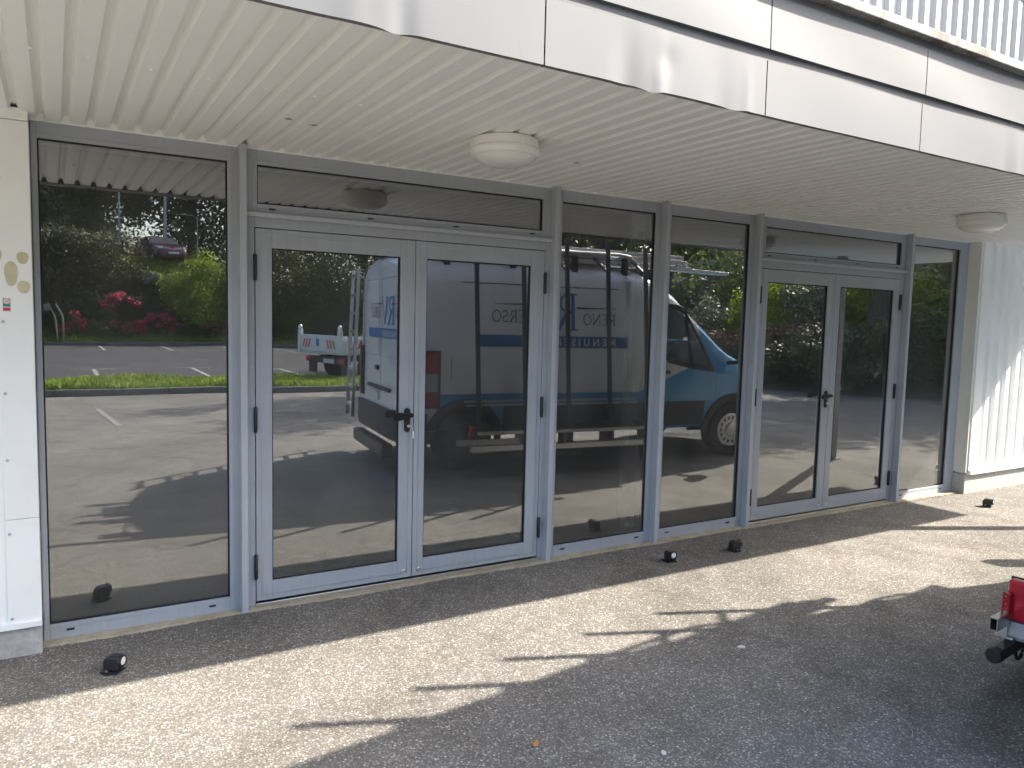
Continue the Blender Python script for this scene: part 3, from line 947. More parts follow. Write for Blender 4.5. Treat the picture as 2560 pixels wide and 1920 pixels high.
def chip(x, y, s, label):
    mb = MB().lathe([(s * .6, 0), (s, s * .2), (s * .8, s * .45), (s * .3, s * .5)], (0, 0, 0), 'z', 7)
    o = ob('stone_chip', mb, plain('pale_stone', (0.62, 0.60, 0.55), .9, 0, .1, 90))
    o.location = (x, y, .0005); o.scale = (1.3, .8, .7); o.rotation_euler = (0, 0, s * 300)
    return tag(o, label, 'stone', 'pale stone chips on the asphalt')
chip(3.10, -1.72, .020, 'pale stone chip on shaded asphalt below the ladder-rack shadow')
chip(2.05, -2.28, .014, 'pale stone chip on shaded asphalt near the bottom edge')
tw = ob('twig', MB().tube([(0, 0, .004), (.05, .03, .006), (.10, .09, .004), (.13, .16, .005)], .0016, 5), plain('dry_straw', (0.40, 0.35, 0.27), .9))
tw.location = (3.05, -2.70, 0)
tag(tw, 'thin curved dry stalk on the dark asphalt below the van', 'twig')

# ================================================================== VEHICLES
M_vanwhite = None
def van_paint():
    m, nt, b = nodes_of('white_and_blue_van_paint')
    tc = nt.nodes.new('ShaderNodeTexCoord')
    sp_ = nt.nodes.new('ShaderNodeSeparateXYZ')
    nt.links.new(tc.outputs['Object'], sp_.inputs[0])
    def M(op, a, b_=0.0, c=0.0):
        n = nt.nodes.new('ShaderNodeMath'); n.operation = op
        for i, v in enumerate((a, b_, c)):
            if isinstance(v, (int, float)): n.inputs[i].default_value = v
            else: nt.links.new(v, n.inputs[i])
        return n.outputs[0]
    X, Z = sp_.outputs[0], sp_.outputs[2]
    t = M('MULTIPLY_ADD', X, 0.40, 0.87 + 1.45 * 0.40)
    t = M('MAXIMUM', t, 0.87)
    t = M('MINIMUM', t, 1.17)
    m1 = M('LESS_THAN', Z, t)
    m2 = M('GREATER_THAN', X, -0.52)
    m3 = M('GREATER_THAN', X, -4.05)
    msk = M('MULTIPLY', M('MAXIMUM', m1, m2), m3)
    n = tex_noise(nt, 1.5, 5)
    w = ramp(nt, n.outputs[0], [(0.3, (0.80, 0.81, 0.82)), (0.7, (0.86, 0.865, 0.87))])
    bl = ramp(nt, n.outputs[0], [(0.3, (0.018, 0.29, 0.60)), (0.7, (0.025, 0.33, 0.66))])
    c = mixc(nt, msk, w.outputs[0], bl.outputs[0])
    nt.links.new(c, b.inputs['Base Color'])
    b.inputs['Roughness'].default_value = 0.28
    b.inputs['Coat Weight'].default_value = 0.6
    b.inputs['Coat Roughness'].default_value = 0.06
    return m
M_vanpaint = van_paint()
M_blue = plain('blue_vinyl', (0.012, 0.16, 0.42), .35)
M_blueL = plain('blue_vinyl_logo', (0.015, 0.20, 0.50), .35)
M_dkgrey = plain('dark_grey_vinyl', (0.05, 0.05, 0.055), .4)
M_whitev = plain('white_vinyl', (0.78, 0.79, 0.80), .35)
M_tyre = plain('tyre_rubber', (0.018, 0.018, 0.018), .85, 0, .1, 30, .3)
M_hub = plain('silver_hubcap', (0.50, 0.50, 0.49), .35, .6, .1, 10)
M_redlens = plain('red_lamp_lens', (0.45, 0.010, 0.025), .15, 0, .05, 10, coat=.6)
M_clearlens = plain('clear_lamp_lens', (0.62, 0.60, 0.58), .12, .3, .08, 30)
M_trim = plain('grey_body_trim', (0.030, 0.031, 0.034), .6)
M_dash = plain('dark_cab_trim', (0.06, 0.06, 0.064), .6)
M_plate = plain('number_plate', (0.70, 0.70, 0.68), .4)

SEC = [(.40, -.075), (.46, -.045), (.52, -.025), (.58, -.015), (.64, -.008), (.70, -.003), (.76, 0), (.84, .004), (.92, .004), (1.0, .003), (1.06, 0), (1.12, 0), (1.20, 0), (1.30, -.010), (1.40, -.020), (1.50, -.030), (1.60, -.040), (1.70, -.050), (1.80, -.060), (1.90, -.070), (2.0, -.080), (2.1, -.09), (2.2, -.118), (2.27, -.155), (2.32, -.205), (2.36, -.28), (2.40, -.42), (2.43, -.62), (2.455, -.85), (2.46, -1.0)]
ZT = [(-4.42, 2.36), (-4.36, 2.44), (-4.25, 2.46), (-1.75, 2.46), (-1.4, 2.42), (-1.12, 2.32), (-.86, 2.15), (-.67, 1.97), (-.52, 1.83), (-.17, 1.50), (0, 1.37), (.15, 1.29), (.5, 1.19), (.65, 1.08), (.78, .96), (.85, .80)]
HW = [(-4.42, .985), (-4.36, 1.0), (-.3, 1.0), (.1, .985), (.35, .94), (.55, .84), (.72, .70), (.82, .52), (.85, .44)]
def interp(tab, u):
    return float(np.interp(u, [a for a, _ in tab], [b for _, b in tab]))
def sv(z):
    return float(np.interp(z, [a for a, _ in SEC], [b for _, b in SEC]))
def van_section(u):
    zt = interp(ZT, u); hw = interp(HW, u)
    knee = min(1.0, zt - .25)
    out = []
    for (z, d) in SEC:
        zz = z if z <= knee else knee + (z - knee) * (zt - knee) / (2.46 - knee)
        v = -1.0 + (1.0 + d) * hw
        out.append((u, v, zz))
    return out

van = thing('delivery_van', 'high roofed white and blue van with roof ladders and a side glass rack', 'van', (7.58, -2.53, 0), R(7))
WIN = [(-1.11, 1.345), (-1.12, 1.60), (-1.115, 1.915), (-.88, 1.905), (-.79, 1.86), (-.58, 1.53), (-.37, 1.15), (-.71, 1.185), (-1.02, 1.25)]
def in_poly(p, poly):
    c = False; n = len(poly)
    for i in range(n):
        a, b = poly[i], poly[i - 1]
        if (a[1] > p[1]) != (b[1] > p[1]) and p[0] < (b[0] - a[0]) * (p[1] - a[1]) / (b[1] - a[1]) + a[0]:
            c = not c
    return c
WHU = [0.0, -3.72]
def build_van_body():
    us = sorted(set([round(-4.42 + .04 * k, 3) for k in range(int(5.20 / .04) + 1)] + [-4.36, .80, .82, .84, .85]))
    mb = MB(); n = len(SEC)
    prof = []
    for u in us:
        s = van_section(u)
        prof.append(s + [(u, -2.0 - p[1], p[2]) for p in s[-2::-1]])
    w = len(prof[0])
    v = [p for s in prof for p in s]
    f = []
    for a in range(len(us) - 1):
        for b in range(w - 1):
            uc = (us[a] + us[a + 1]) / 2
            zc = (prof[a][b][2] + prof[a][b + 1][2] + prof[a + 1][b][2] + prof[a + 1][b + 1][2]) / 4
            vc = prof[a][b][1]
            side = abs(vc + 1.0) > .70
            if side and in_poly((uc, zc), WIN): continue
            if side and zc < .85 and any((uc - wu) ** 2 + (zc - .36) ** 2 < .395 ** 2 for wu in WHU): continue
            if side and uc < -3.9 and uc > -4.13 and zc < .60: continue
            # windscreen opening
            if not side and -.93 < uc < -.14: continue
            f.append((a * w + b, (a + 1) * w + b, (a + 1) * w + b + 1, a * w + b + 1))
    f.append(tuple(range(w)))
    mb.add(v, f)
    return mb
body = ob('body', build_van_body(), M_vanpaint, van, smooth=True)

def side_poly(pts, off=.006, flip=False):
    """polygon on the van's left (or right) skin"""
    mb = MB()
    v = []
    for (u, z) in pts:
        hw = interp(HW, u)
        y = -1.0 + (1.0 + sv(z)) * hw + off
        v.append((u, y if not flip else -2.0 - y, z))
    return mb.add(v, [tuple(range(len(pts)))])
def ring_poly(outer, inner, off, flip=False):
    mb = MB(); n = len(outer)
    v = []
    for (u, z) in list(outer) + list(inner):
        hw = interp(HW, u)
        y = -1.0 + (1.0 + sv(z)) * hw + off
        v.append((u, y if not flip else -2.0 - y, z))
    return mb.add(v, [(i, (i + 1) % n, n + (i + 1) % n, n + i) for i in range(n)])
def scale_poly(poly, k):
    cx = sum(p[0] for p in poly) / len(poly); cz = sum(p[1] for p in poly) / len(poly)
    return [(cx + (p[0] - cx) * k, cz + (p[1] - cz) * k) for p in poly]
for flip in (False, True):
    wd = ob('side_window', ring_poly(scale_poly(WIN, 1.11), scale_poly(WIN, .91), .006, flip), M_black, van, fix=False)
    ob('pane', side_poly(scale_poly(WIN, .97), .002, flip), M_carglass, wd, fix=False)
    dv = MB()
    y0 = sv(1.8) + .010; y1 = sv(1.2) + .010
    a, b = (-.775, y0, 1.86), (-.69, y1, 1.19)
    if flip: a, b = (a[0], -2 - a[1], a[2]), (b[0], -2 - b[1], b[2])
    dv.bar(a, b, .03, .012)
    ob('window_divider', dv, M_black, wd)
# windscreen
mb = MB()
wsu = [-.96, -.80, -.64, -.48, -.32, -.12]
rows = []
for u in wsu:
    s = [p for p in van_section(u) if p[1] < -.22]
    rows.append([(p[0], p[1], p[2] + .004) for p in s] + [(u, -2.0 - p[1], p[2] + .004) for p in s[-2::-1]])
w = len(rows[0])
mb.add([p for r in rows for p in r], [(a * w + b, (a + 1) * w + b, (a + 1) * w + b + 1, a * w + b + 1) for a in range(len(rows) - 1) for b in range(w - 1)])
ob('windscreen', mb, M_carglass, van, smooth=True)
# cab interior
ob('dashboard', MB().box(-.55, -.12, -1.85, -.15, .9, 1.16), M_dash, van, bevel=.03)
swr = [(-.62 + .10 * math.cos(a) * .4 - .02, -.55 + .19 * math.sin(a), 1.28 + .17 * math.cos(a)) for a in [2 * math.pi * k / 20 for k in range(21)]]
ob('steering_wheel', MB().tube(swr, .014, 8, caps=False).bar((-.62, -.73, 1.28), (-.62, -.37, 1.28), .02, .05), M_dash, van, smooth=True)
for y in (-.58, -1.42):
    ob('seat', MB().box(-1.38, -.90, y - .24, y + .24, .80, .98).box(-1.48, -1.33, y - .24, y + .24, .98, 1.56).box(-1.45, -1.35, y - .12, y + .12, 1.58, 1.80), M_dash, van, bevel=.04)
ob('bulkhead', MB().box(-1.62, -1.58, -1.93, -.07, .45, 2.2), plain('grey_bulkhead', (0.50, 0.51, 0.51), .6), van)
ob('cab_floor', MB().box(-1.58, .4, -1.9, -.1, .42, .46), M_dash, van)
ob('underbody', MB().box(-4.2, .6, -1.72, -.28, .36, .43).box(-4.1, -2.9, -1.25, -.75, .27, .36), M_dash, van)
for wu in WHU:
    ob('wheel_housing', MB().box(wu - .41, wu + .41, -.42, -.40, .30, .80).box(wu - .41, wu + .41, -.40, -.02, .775, .79), M_dash, van)
# wheels
def wheel_mesh():
    t = MB().lathe([(.235, -.11), (.30, -.112), (.335, -.095), (.345, -.06), (.345, .06), (.335, .095), (.30, .112), (.225, .108), (.215, .085)], (0, 0, 0), 'y', 36)
    h = MB().lathe([(.215, .080), (.214, .098), (.190, .102), (.180, .092), (.10, .098), (.085, .112), (.05, .118), (.01, .118)], (0, 0, 0), 'y', 36)
    return t, h
tmesh, hmesh = wheel_mesh()
def holes(parent, R0=.155, n=14, y=.0985, r=.017):
    mb = MB()
    for k in range(n):
        a = 2 * math.pi * k / n
        mb.prism([(R0 * math.cos(a) + r * math.cos(b) * 1.0, R0 * math.sin(a) + r * 1.5 * math.sin(b)) for b in [2 * math.pi * q / 8 for q in range(8)]], 'y', y - .012, y)
    o = ob('hub_slot', mb, M_gasket, parent)
    return o
def add_wheel(parent, x, y, z, out=1, s=1.0, hub=None):
    w_ = ob('wheel', tmesh, M_tyre, parent, smooth=True)
    w_.location = (x, y, z); w_.rotation_euler = (0, 0, 0 if out > 0 else math.pi); w_.scale = (s, s, s)
    ob('hubcap', hmesh, hub or M_hub, w_, smooth=True)
    holes(w_)
    return w_
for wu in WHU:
    add_wheel(van, wu, -.125, .345, 1, 1.0, None if wu > -1 else plain('shaded_hubcap', (0.10, 0.10, 0.10), .5, .3, .2, 12))  # left rear hubcap: deep shade put into its darker colour
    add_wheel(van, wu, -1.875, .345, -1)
# arch trims and lower trim
def arch(wu, flip=False):
    mb = MB(); n = 20
    v = []
    for k in range(n + 1):
        a = R(-6) + (math.pi + R(12)) * k / n
        for (r, off) in ((.375, .012), (.375, .026), (.46, .022), (.46, .004)):
            u, z = wu + r * math.cos(a), .36 + r * math.sin(a)
            y = sv(max(.42, min(z, .9))) + off
            v.append((u, y if not flip else -2 - y, z))
    f = [(k * 4 + j, k * 4 + (j + 1) % 4, (k + 1) * 4 + (j + 1) % 4, (k + 1) * 4 + j) for k in range(n) for j in range(4)]
    mb.add(v, f)
    return mb
for wu in WHU:
    for flip in (False, True):
        ob('arch_trim', arch(wu, flip), M_trim, van, smooth=True)
for flip in (False, True):
    for (a, b) in ((-3.25, -.47),):
        zlo = .44
        pts = [(a, zlo), (b, zlo), (b, .735), (a, .735)]
        o = ob('side_trim', side_poly([(a, zlo), (b, zlo), (b, .62), (b, .735), (a, .735), (a, .62)], .012, flip), M_trim, van, fix=False)
        s_ = o.modifiers.new('solid', 'SOLIDIFY'); s_.thickness = .018; s_.offset = 0
# bumpers
bp = MB(); rows = []
for k, v_ in enumerate(np.linspace(0, 1, 15)):
    y = .0 - 2.0 * v_
    e = abs(v_ - .5) * 2
    x = -4.50 + (.10 * max(0, (e - .75) / .25) ** 2)
    rows.append([(x + .09, y, .33), (x, y, .36), (x - .02, y, .48), (x, y, .60), (x + .02, y, .66), (x + .14, y, .66)])
bp.add([p for r in rows for p in r], [(a * 6 + b, (a + 1) * 6 + b, (a + 1) * 6 + b + 1, a * 6 + b + 1) for a in range(14) for b in range(5)])
bp.box(-4.46, -4.16, -.06, .015, .45, .66); bp.box(-4.46, -4.16, -2.015, -1.94, .45, .66)
ob('rear_bumper', bp, M_trim, van, smooth=True)
fb = MB(); rows = []
for k, v_ in enumerate(np.linspace(0, 1, 21)):
    y = .0 - 2.0 * v_
    e = abs(v_ - .5) * 2
    x = .89 - .62 * max(0, (e - .30) / .70) ** 2.0
    rows.append([(x - .10, y, .28), (x, y, .31), (x + .02, y, .45), (x, y, .62), (x - .04, y, .72), (x - .14, y, .76)])
fb.add([p for r in rows for p in r], [(a * 6 + b, (a + 1) * 6 + b, (a + 1) * 6 + b + 1, a * 6 + b + 1) for a in range(20) for b in range(5)])
ob('front_bumper', fb, M_trim, van, smooth=True)
ob('rear_step', MB().box(-4.58, -4.46, -1.72, -.28, .16, .30), M_black, van, bevel=.008)
# rear lamps wrap round the corner
for flip in (False, True):
    def Y(y): return y if not flip else -2 - y
    def lamp_strip(z0, z1, name, mat, grow=0.0):
        mb = MB()
        pl_ = [(-4.01 - grow * 6, .006), (-4.30, .014), (-4.415, .000), (-4.452, -.06), (-4.452, -.15)]
        n = len(pl_); zs = [z0, z1]
        v = [(x, Y(y + grow), z) for z in zs for (x, y) in pl_] + [(x + .03, Y(y - .05), z) for z in zs for (x, y) in pl_]
        f = [(i, i + 1, n + i + 1, n + i) for i in range(n - 1)] + [(2 * n + i, 2 * n + i + 1, 3 * n + i + 1, 3 * n + i) for i in range(n - 1)]
        f += [(i, i + 1, 2 * n + i + 1, 2 * n + i) for i in range(n - 1)] + [(n + i, n + i + 1, 3 * n + i + 1, 3 * n + i) for i in range(n - 1)]
        return ob(name, mb.add(v, f), mat, van)
    lm = lamp_strip(.72, 1.345, 'tail_lamp', M_black)
    for (a, b, mt_) in ((1.10, 1.32, M_redlens), (.90, 1.098, M_clearlens), (.735, .898, M_redlens)):
        g = lamp_strip(a, b, 'lens', mt_, .006); g.parent = lm
# rear doors: seam, handles, plate, hinges
ob('door_seam', MB().box(-4.4235, -4.4205, -1.003, -.997, .70, 2.28), plain('panel_edge_grey', (.42, .43, .45), .4), van)
for (y0_, y1_) in ((-.94, -.16), (-1.84, -1.06)):
    for (a, b) in (((y0_, 1.60), (y1_, 2.20)), ((y0_, .80), (y1_, 1.40))) if False else (((y0_, 1.25), (y1_, 2.16)),):
        fr_ = MB(); i_ = .008
        (p0, z0_), (p1, z1_) = a, b
        fr_.box(-4.4255, -4.4212, p0, p1, z0_, z0_ + i_); fr_.box(-4.4255, -4.4212, p0, p1, z1_ - i_, z1_)
        fr_.box(-4.4255, -4.4212, p0, p0 + i_, z0_ + i_, z1_ - i_); fr_.box(-4.4255, -4.4212, p1 - i_, p1, z0_ + i_, z1_ - i_)
        ob('door_panel_edge', fr_, plain('panel_edge_grey', (.42, .43, .45), .4), van)
ob('door_handle', MB().box(-4.455, -4.42, -1.17, -1.05, 1.08, 1.135), M_black, van, bevel=.01)
ob('number_plate', MB().box(-4.445, -4.4215, -1.50, -1.05, .72, .83), M_plate, van, bevel=.003)
ob('rear_light_bar', MB().box(-4.46, -4.4215, -1.5, -.5, .86, .90), M_trim, van, bevel=.006)
ob('high_brake_light', MB().box(-4.47, -4.30, -1.18, -.82, 2.40, 2.49), M_black, van, bevel=.02)
for zz in (1.05, 1.98):
    for y in (.005, -2.005):
        ob('door_hinge', MB().box(-4.43, -4.31, y - .012, y + .012, zz - .035, zz + .035), M_dkgrey, van, bevel=.005)
for zz, y in ((1.47, .0),):
    pass
for (u0, z0, z1) in ((-3.89, .62, 2.27), (-1.62, .75, 2.27), (-1.13, .75, 1.28), (-.30, .8, 1.12)):
    for flip in (False, True):
        ob('panel_seam', side_poly([(u0, z0), (u0 + .007, z0), (u0 + .007, 1.1), (u0 + .007, 1.2), (u0 + .007, z1), (u0, z1), (u0, 1.2), (u0, 1.1)], .003, flip), M_gasket, van, fix=False)
ob('panel_crease', side_poly([(-3.75, 2.098), (-1.75, 2.098), (-1.75, 2.108), (-3.75, 2.108)], .003), M_dkgrey, van, fix=False)
ob('door_handle', MB().box(-1.20, -1.02, -.005, .03, 1.085, 1.125), M_black, van, bevel=.01)
ob('fuel_flap', side_poly([(-1.33, .93), (-1.27, .93), (-1.27, .99), (-1.33, .99)], .004), M_dkgrey, van, fix=False)
# mirrors
for s_ in (1, -1):
    y = .17 if s_ > 0 else -2.17
    mr = ob('mirror', MB().box(-.03, .09, y - .085, y + .085, 1.13, 1.42), M_black, van, bevel=.035)
    ob('mirror_arm', MB().bar((-.10, y - s_ * .20, 1.22), (.02, y - s_ * .05, 1.24), .06, .05), M_black, mr)
    ob('mirror_glass', MB().box(-.0345, -.031, y - .07, y + .07, 1.16, 1.39), plain('mirror_silver', (.8, .82, .84), .03, 1.0, 0.01), mr)
    hl = MB()
    pts = [(.62, -.20), (.80, -.34), (.78, -.44), (.60, -.30)]
    ob('headlight', MB().prism([(a - .06, (b + .004) if s_ > 0 else -2 - b - .004) for a, b in pts], 'z', .74, .92), M_clearlens, van, bevel=.015)

# lettering on the van: serif glyphs drawn as strokes in a unit cell
def arc(cx, cy, rx, ry, a0, a1, n=12):
    return [(cx + rx * math.cos(R(a0 + (a1 - a0) * k / n)), cy + ry * math.sin(R(a0 + (a1 - a0) * k / n))) for k in range(n + 1)]
GL = {
    'R': (.82, [([(.16, 0), (.16, 1)], .12), ([(0, .02), (.34, .02)], .04), ([(0, .98), (.3, .98)], .04), ([(.16, .97), (.34, .97)] + arc(.34, .735, .27, .235, 90, -90) + [(.16, .5)], .075), ([(.36, .5), (.70, .02)], .12), ([(.60, .02), (.84, .02)], .04)]),
    'E': (.66, [([(.14, 0), (.14, 1)], .11), ([(0, .02), (.60, .02)], .05), ([(0, .98), (.58, .98)], .05), ([(.14, .52), (.46, .52)], .05), ([(.585, 0), (.585, .2)], .04), ([(.565, 1), (.565, .82)], .04), ([(.46, .62), (.46, .42)], .035)]),
    'N': (.90, [([(.14, 0), (.14, 1)], .05), ([(.12, .97), (.76, .03)], .12), ([(.76, 0), (.76, 1)], .05), ([(0, .02), (.28, .02)], .04), ([(0, .98), (.16, .98)], .04), ([(.62, .98), (.9, .98)], .04)]),
    'O': (.90, [(arc(.45, .5, .37, .47, 0, 360, 28), .08)]),
    'V': (.86, [([(.12, .98), (.43, .02)], .12), ([(.43, .02), (.74, .98)], .055), ([(0, .98), (.28, .98)], .04), ([(.60, .98), (.86, .98)], .04)]),
    'S': (.62, [(arc(.30, .735, .22, .235, 40, 270, 14) + arc(.30, .265, .22, .235, 90, -140, 14), .08), ([(.50, .98), (.50, .78)], .035), ([(.08, .02), (.08, .22)], .035)]),
}
def glyph(mb, ch, x0, z0, s, M, sx=1.0):
    w_, strokes = GL[ch]
    for pts, wd in strokes:
        n = len(pts); L = []; Rr = []
        for k in range(n):
            a = Vector(pts[max(0, k - 1)]); b = Vector(pts[min(n - 1, k + 1)])
            d = (b - a).normalized(); e = Vector((-d.y, d.x)) * wd / 2
            p = Vector(pts[k])
            L.append(p + e); Rr.append(p - e)
        v = [M(x0 + p.x * s * sx, z0 + p.y * s) for p in L + Rr]
        mb.add(v, [(k, k + 1, n + k + 1, n + k) for k in range(n - 1)])
    return w_ * s * sx
def word(mb, txt, x0, z0, s, M, sx=1.0, gap=.05):
    x = x0
    for ch in txt:
        x += glyph(mb, ch, x, z0, s, M, sx) + gap * s
    return x
def side_map(x, z, off=.009):
    return (-x, sv(z) + off, z)
lg = MB()
word(lg, 'RENO', 1.795, 1.665, .135, side_map, 1.0, .02)
word(lg, 'VERSO', 2.875, 1.675, .135, side_map, 1.0, .02)
ob('lettering', lg, M_dkgrey, van, fix=False)
big = MB()
glyph(big, 'R', 2.315, 1.60, .43, side_map, .86)
glyph(big, 'V', 2.53, 1.60, .43, side_map, .86)
ob('logo_letters', big, M_blueL, van, fix=False)
def taper(mb, x0, x1, z, h0, h1, M):
    mb.add([M(x0, z - h0 / 2), M(x1, z - h1 / 2), M(x1, z + h1 / 2), M(x0, z + h0 / 2)], [(0, 1, 2, 3)])
tp = MB()
taper(tp, 1.775, 2.32, 1.865, .004, .022, side_map)
taper(tp, 2.86, 3.36, 1.880, .022, .004, side_map)
ob('logo_line', tp, M_dkgrey, van, fix=False)
bnd = MB()
zz = [1.397, 1.45, 1.53]
for a, b in zip(zz[:-1], zz[1:]):
    bnd.add([side_map(1.63, a, .008), side_map(3.555, a, .008), side_map(3.555, b, .008), side_map(1.63, b, .008)], [(0, 1, 2, 3)])
ob('slogan_band', bnd, M_blue, van, fix=False)
text_mesh('MENUISERIE', .120, M_whitev, 'slogan', van, lambda x, y: side_map(1.80 + x, 1.423 + y, .012), 1.62, .003)
# the same logo on the rear doors
def rear_map(x, z, off=.008):
    return (-4.42 - off - max(0, (z - 2.2)) * 0, -x, z)
rl = MB()
word(rl, 'RENO', .03, 1.70, .105, rear_map, .95, .02)
word(rl, 'VERSO', .955, 1.70, .125, rear_map, 1.0, .02)
ob('lettering', rl, M_dkgrey, van, fix=False)
rb = MB()
glyph(rb, 'R', .37, 1.62, .32, rear_map, 1.15); glyph(rb, 'V', .64, 1.62, .32, rear_map, 1.15)
ob('logo_letters', rb, M_blueL, van, fix=False)
rt = MB(); taper(rt, .10, .5, 1.855, .003, .016, rear_map); taper(rt, .93, 1.40, 1.865, .016, .003, rear_map)
ob('logo_line', rt, M_dkgrey, van, fix=False)
ob('slogan_band', MB().box(-4.429, -4.4225, -1.55, -.06, 1.465, 1.575), M_blue, van)
text_mesh('MENUISERIE', .098, M_whitev, 'slogan', van, lambda x, y: (-4.4305, -.16 - x, 1.485 + y), 1.45, .002)

# --- roof rack and ladders
rk = ob('roof_rack', MB(), M_bright, van) if False else None
def part(name, mb, mat, **k): return ob(name, mb, mat, van, **k)
for u in (-3.9, -3.1, -2.3, -1.6):
    part('rack_crossbar', MB().bar((u, -.12, 2.50), (u, -1.88, 2.50), .04, .03), M_bright)
    for y in (-.20, -1.80):
        part('rack_foot', MB().box(u - .04, u + .04, y - .03, y + .03, 2.28, 2.49), M_black, bevel=.01)
for y in (-.10, -1.90):
    hp = [(-4.2, y, 2.50), (-1.75, y, 2.52), (-1.58, y, 2.50), (-1.48, y, 2.42), (-1.46, y, 2.33)]
    part('rack_rail', MB().tube(hp, .018, 8), M_bright, smooth=True)
M_ladder = plain('white_aluminium_ladder', (0.72, 0.72, 0.71), .4, .3, .06, 10)
for (y0, z, ua, ub) in ((-.34, 2.565, -4.35, -.66), (-1.0, 2.56, -4.55, -.70)):
    ld = MB()
    for dy in (0, -.36):
        ld.bar((ua, y0 + dy, z), (ub, y0 + dy, z - .06), .028, .065)
    part('ladder_stile', ld, M_ladder)
    u = ua + .15; r0 = None
    while u < ub - .1:
        if r0 is None:
            r0 = part('ladder_rung', MB().tube([(0, 0, 0), (0, -.36, 0)], .013, 6), M_ladder); r0.location = (u, y0, z - .06 * (u - ua) / (ub - ua))
        else:
            share(r0, 'ladder_rung', (u, y0, z - .06 * (u - ua) / (ub - ua)))
        u += .28
for (y0, z, ua, ub, r) in ((-.80, 2.60, -4.5, -.45, .035), (-.16, 2.60, -5.45, -1.9, .03)):
    part('roof_tube', MB().tube([(ua, y0, z), (ub, y0, z - .10)], r, 10), M_ladder, smooth=True)
for (y0, z, ua, ub, hh) in ((-.235, 2.455, -4.25, -.60, .055), (-.240, 2.525, -4.40, -.66, .050), (-.235, 2.590, -4.10, -.72, .045)):
    part('roof_profile', MB().bar((ua, y0, z), (ub, y0, z - .05), .05, hh), M_ladder, bevel=.004)
part('shadow_fill_board', MB().box(-4.05, -.95, -.66, -.28, 2.516, 2.529), plain('raw_timber', (0.40, 0.26, 0.15), .8, 0, .2, 12), bevel=.003)  # added board, closes light gaps between the ladder rungs in the van's shadow
part('plank', MB().bar((-3.2, -.66, 2.50), (.24, -.60, 2.40), .22, .035), M_ladder, bevel=.004)
part('timber_bundle', MB().bar((-3.7, -.62, 2.555), (-1.7, -.60, 2.535), .16, .05).bar((-3.4, -.80, 2.555), (-1.5, -.82, 2.54), .10, .04), plain('raw_timber', (0.40, 0.26, 0.15), .8, 0, .2, 12))
# rear door ladder
la, lb_ = (-4.53, -1.70, 2.30), (-4.56, -1.88, .42)
ra, rb_ = (-4.53, -2.02, 2.30), (-4.56, -2.20, .42)
part('ladder_stile', MB().bar(la, lb_, .04, .025), M_bright)
part('ladder_stile', MB().bar(ra, rb_, .04, .025), M_bright)
for k in range(8):
    t = (k + .35) / 8
    p = Vector(la).lerp(Vector(lb_), t); q = Vector(ra).lerp(Vector(rb_), t)
    part('ladder_rung', MB().bar(p, q, .025, .04), M_bright)

# --- glass rack on the left side
M_rackgrey = plain('dark_rack_steel', (0.075, 0.08, 0.09), .4, .5, .1, 10)
for (u, zt) in ((-3.66, 2.64), (-3.10, 2.63), (-2.56, 2.64), (-2.02, 2.63), (-1.50, 2.60)):
    part('rack_post', MB().bar((u, .28, .47), (u, .085, zt), .045, .035), M_rackgrey, bevel=.004)
    part('rack_arm', MB().bar((u, .28, .50), (u, -.02, .50), .03, .03).bar((u, .085, 2.30), (u, -.22, 2.47), .03, .03), M_rackgrey)
    part('shelf_bracket', MB().box(u - .10, u - .06, .20, .33, .29, .50).box(u - .01, u + .03, .20, .33, .27, .50), M_rackgrey, bevel=.004)
part('upper_rail', MB().bar((-3.78, .135, .80), (-1.62, .135, .80), .015, .025).bar((-3.78, .20, .765), (-1.62, .20, .765), .012, .02), M_bright)
part('shelf_rail', MB().bar((-3.70, .335, .475), (-1.55, .335, .475), .02, .035), M_bright)
part('shelf_rail', MB().bar((-3.78, .335, .310), (-1.55, .335, .310), .05, .06), M_bright)
part('shelf_board', MB().box(-3.70, -1.55, .12, .30, .285, .30), M_rackgrey)
# open rectangular steel tube at the rear end
def rect_tube(u0, u1, y, z, w_, h_, t=.004):
    mb = MB()
    mb.box(u0, u1, y - w_ / 2, y + w_ / 2, z + h_ / 2 - t, z + h_ / 2); mb.box(u0, u1, y - w_ / 2, y + w_ / 2, z - h_ / 2, z - h_ / 2 + t)
    mb.box(u0, u1, y - w_ / 2, y - w_ / 2 + t, z - h_ / 2 + t, z + h_ / 2 - t); mb.box(u0, u1, y + w_ / 2 - t, y + w_ / 2, z - h_ / 2 + t, z + h_ / 2 - t)
    return mb
part('rack_tube', rect_tube(-3.925, -3.2, .318, .378, .034, .060), M_steel)
part('end_post', MB().box(-3.765, -3.700, .235, .330, .285, .362), plain('light_grey_post', (0.52, 0.53, 0.53), .45), bevel=.010)
part('red_reflector_plate', MB().box(-3.763, -3.704, .238, .327, .3635, .556), plain('red_reflective_film', (0.62, 0.012, 0.03), .25, 0, .04, 20, coat=.4), bevel=.012)
part('plate_edge', MB().box(-3.700, -3.690, .200, .336, .285, .558).box(-3.766, -3.700, .228, .2375, .285, .558), M_black, bevel=.003)
mk = part('marker_lamp', MB().box(-3.800, -3.766, .300, .336, .392, .500), M_redlens, bevel=.007)
for zz in (.41, .447, .483):
    ob('rivet', MB().lathe([(.004, 0), (.003, -.002)], (-3.8005, .318, zz), 'x', 8), M_steel, mk)
part('lower_bar', MB().bar((-3.86, .318, .222), (-2.4, .318, .222), .05, .055), M_rackgrey, bevel=.004)
part('bar_cap', MB().lathe([(.030, -.045), (.036, -.04), (.038, 0), (.030, .004)], (-3.86, .318, .222), 'x', 8), M_black, smooth=True)
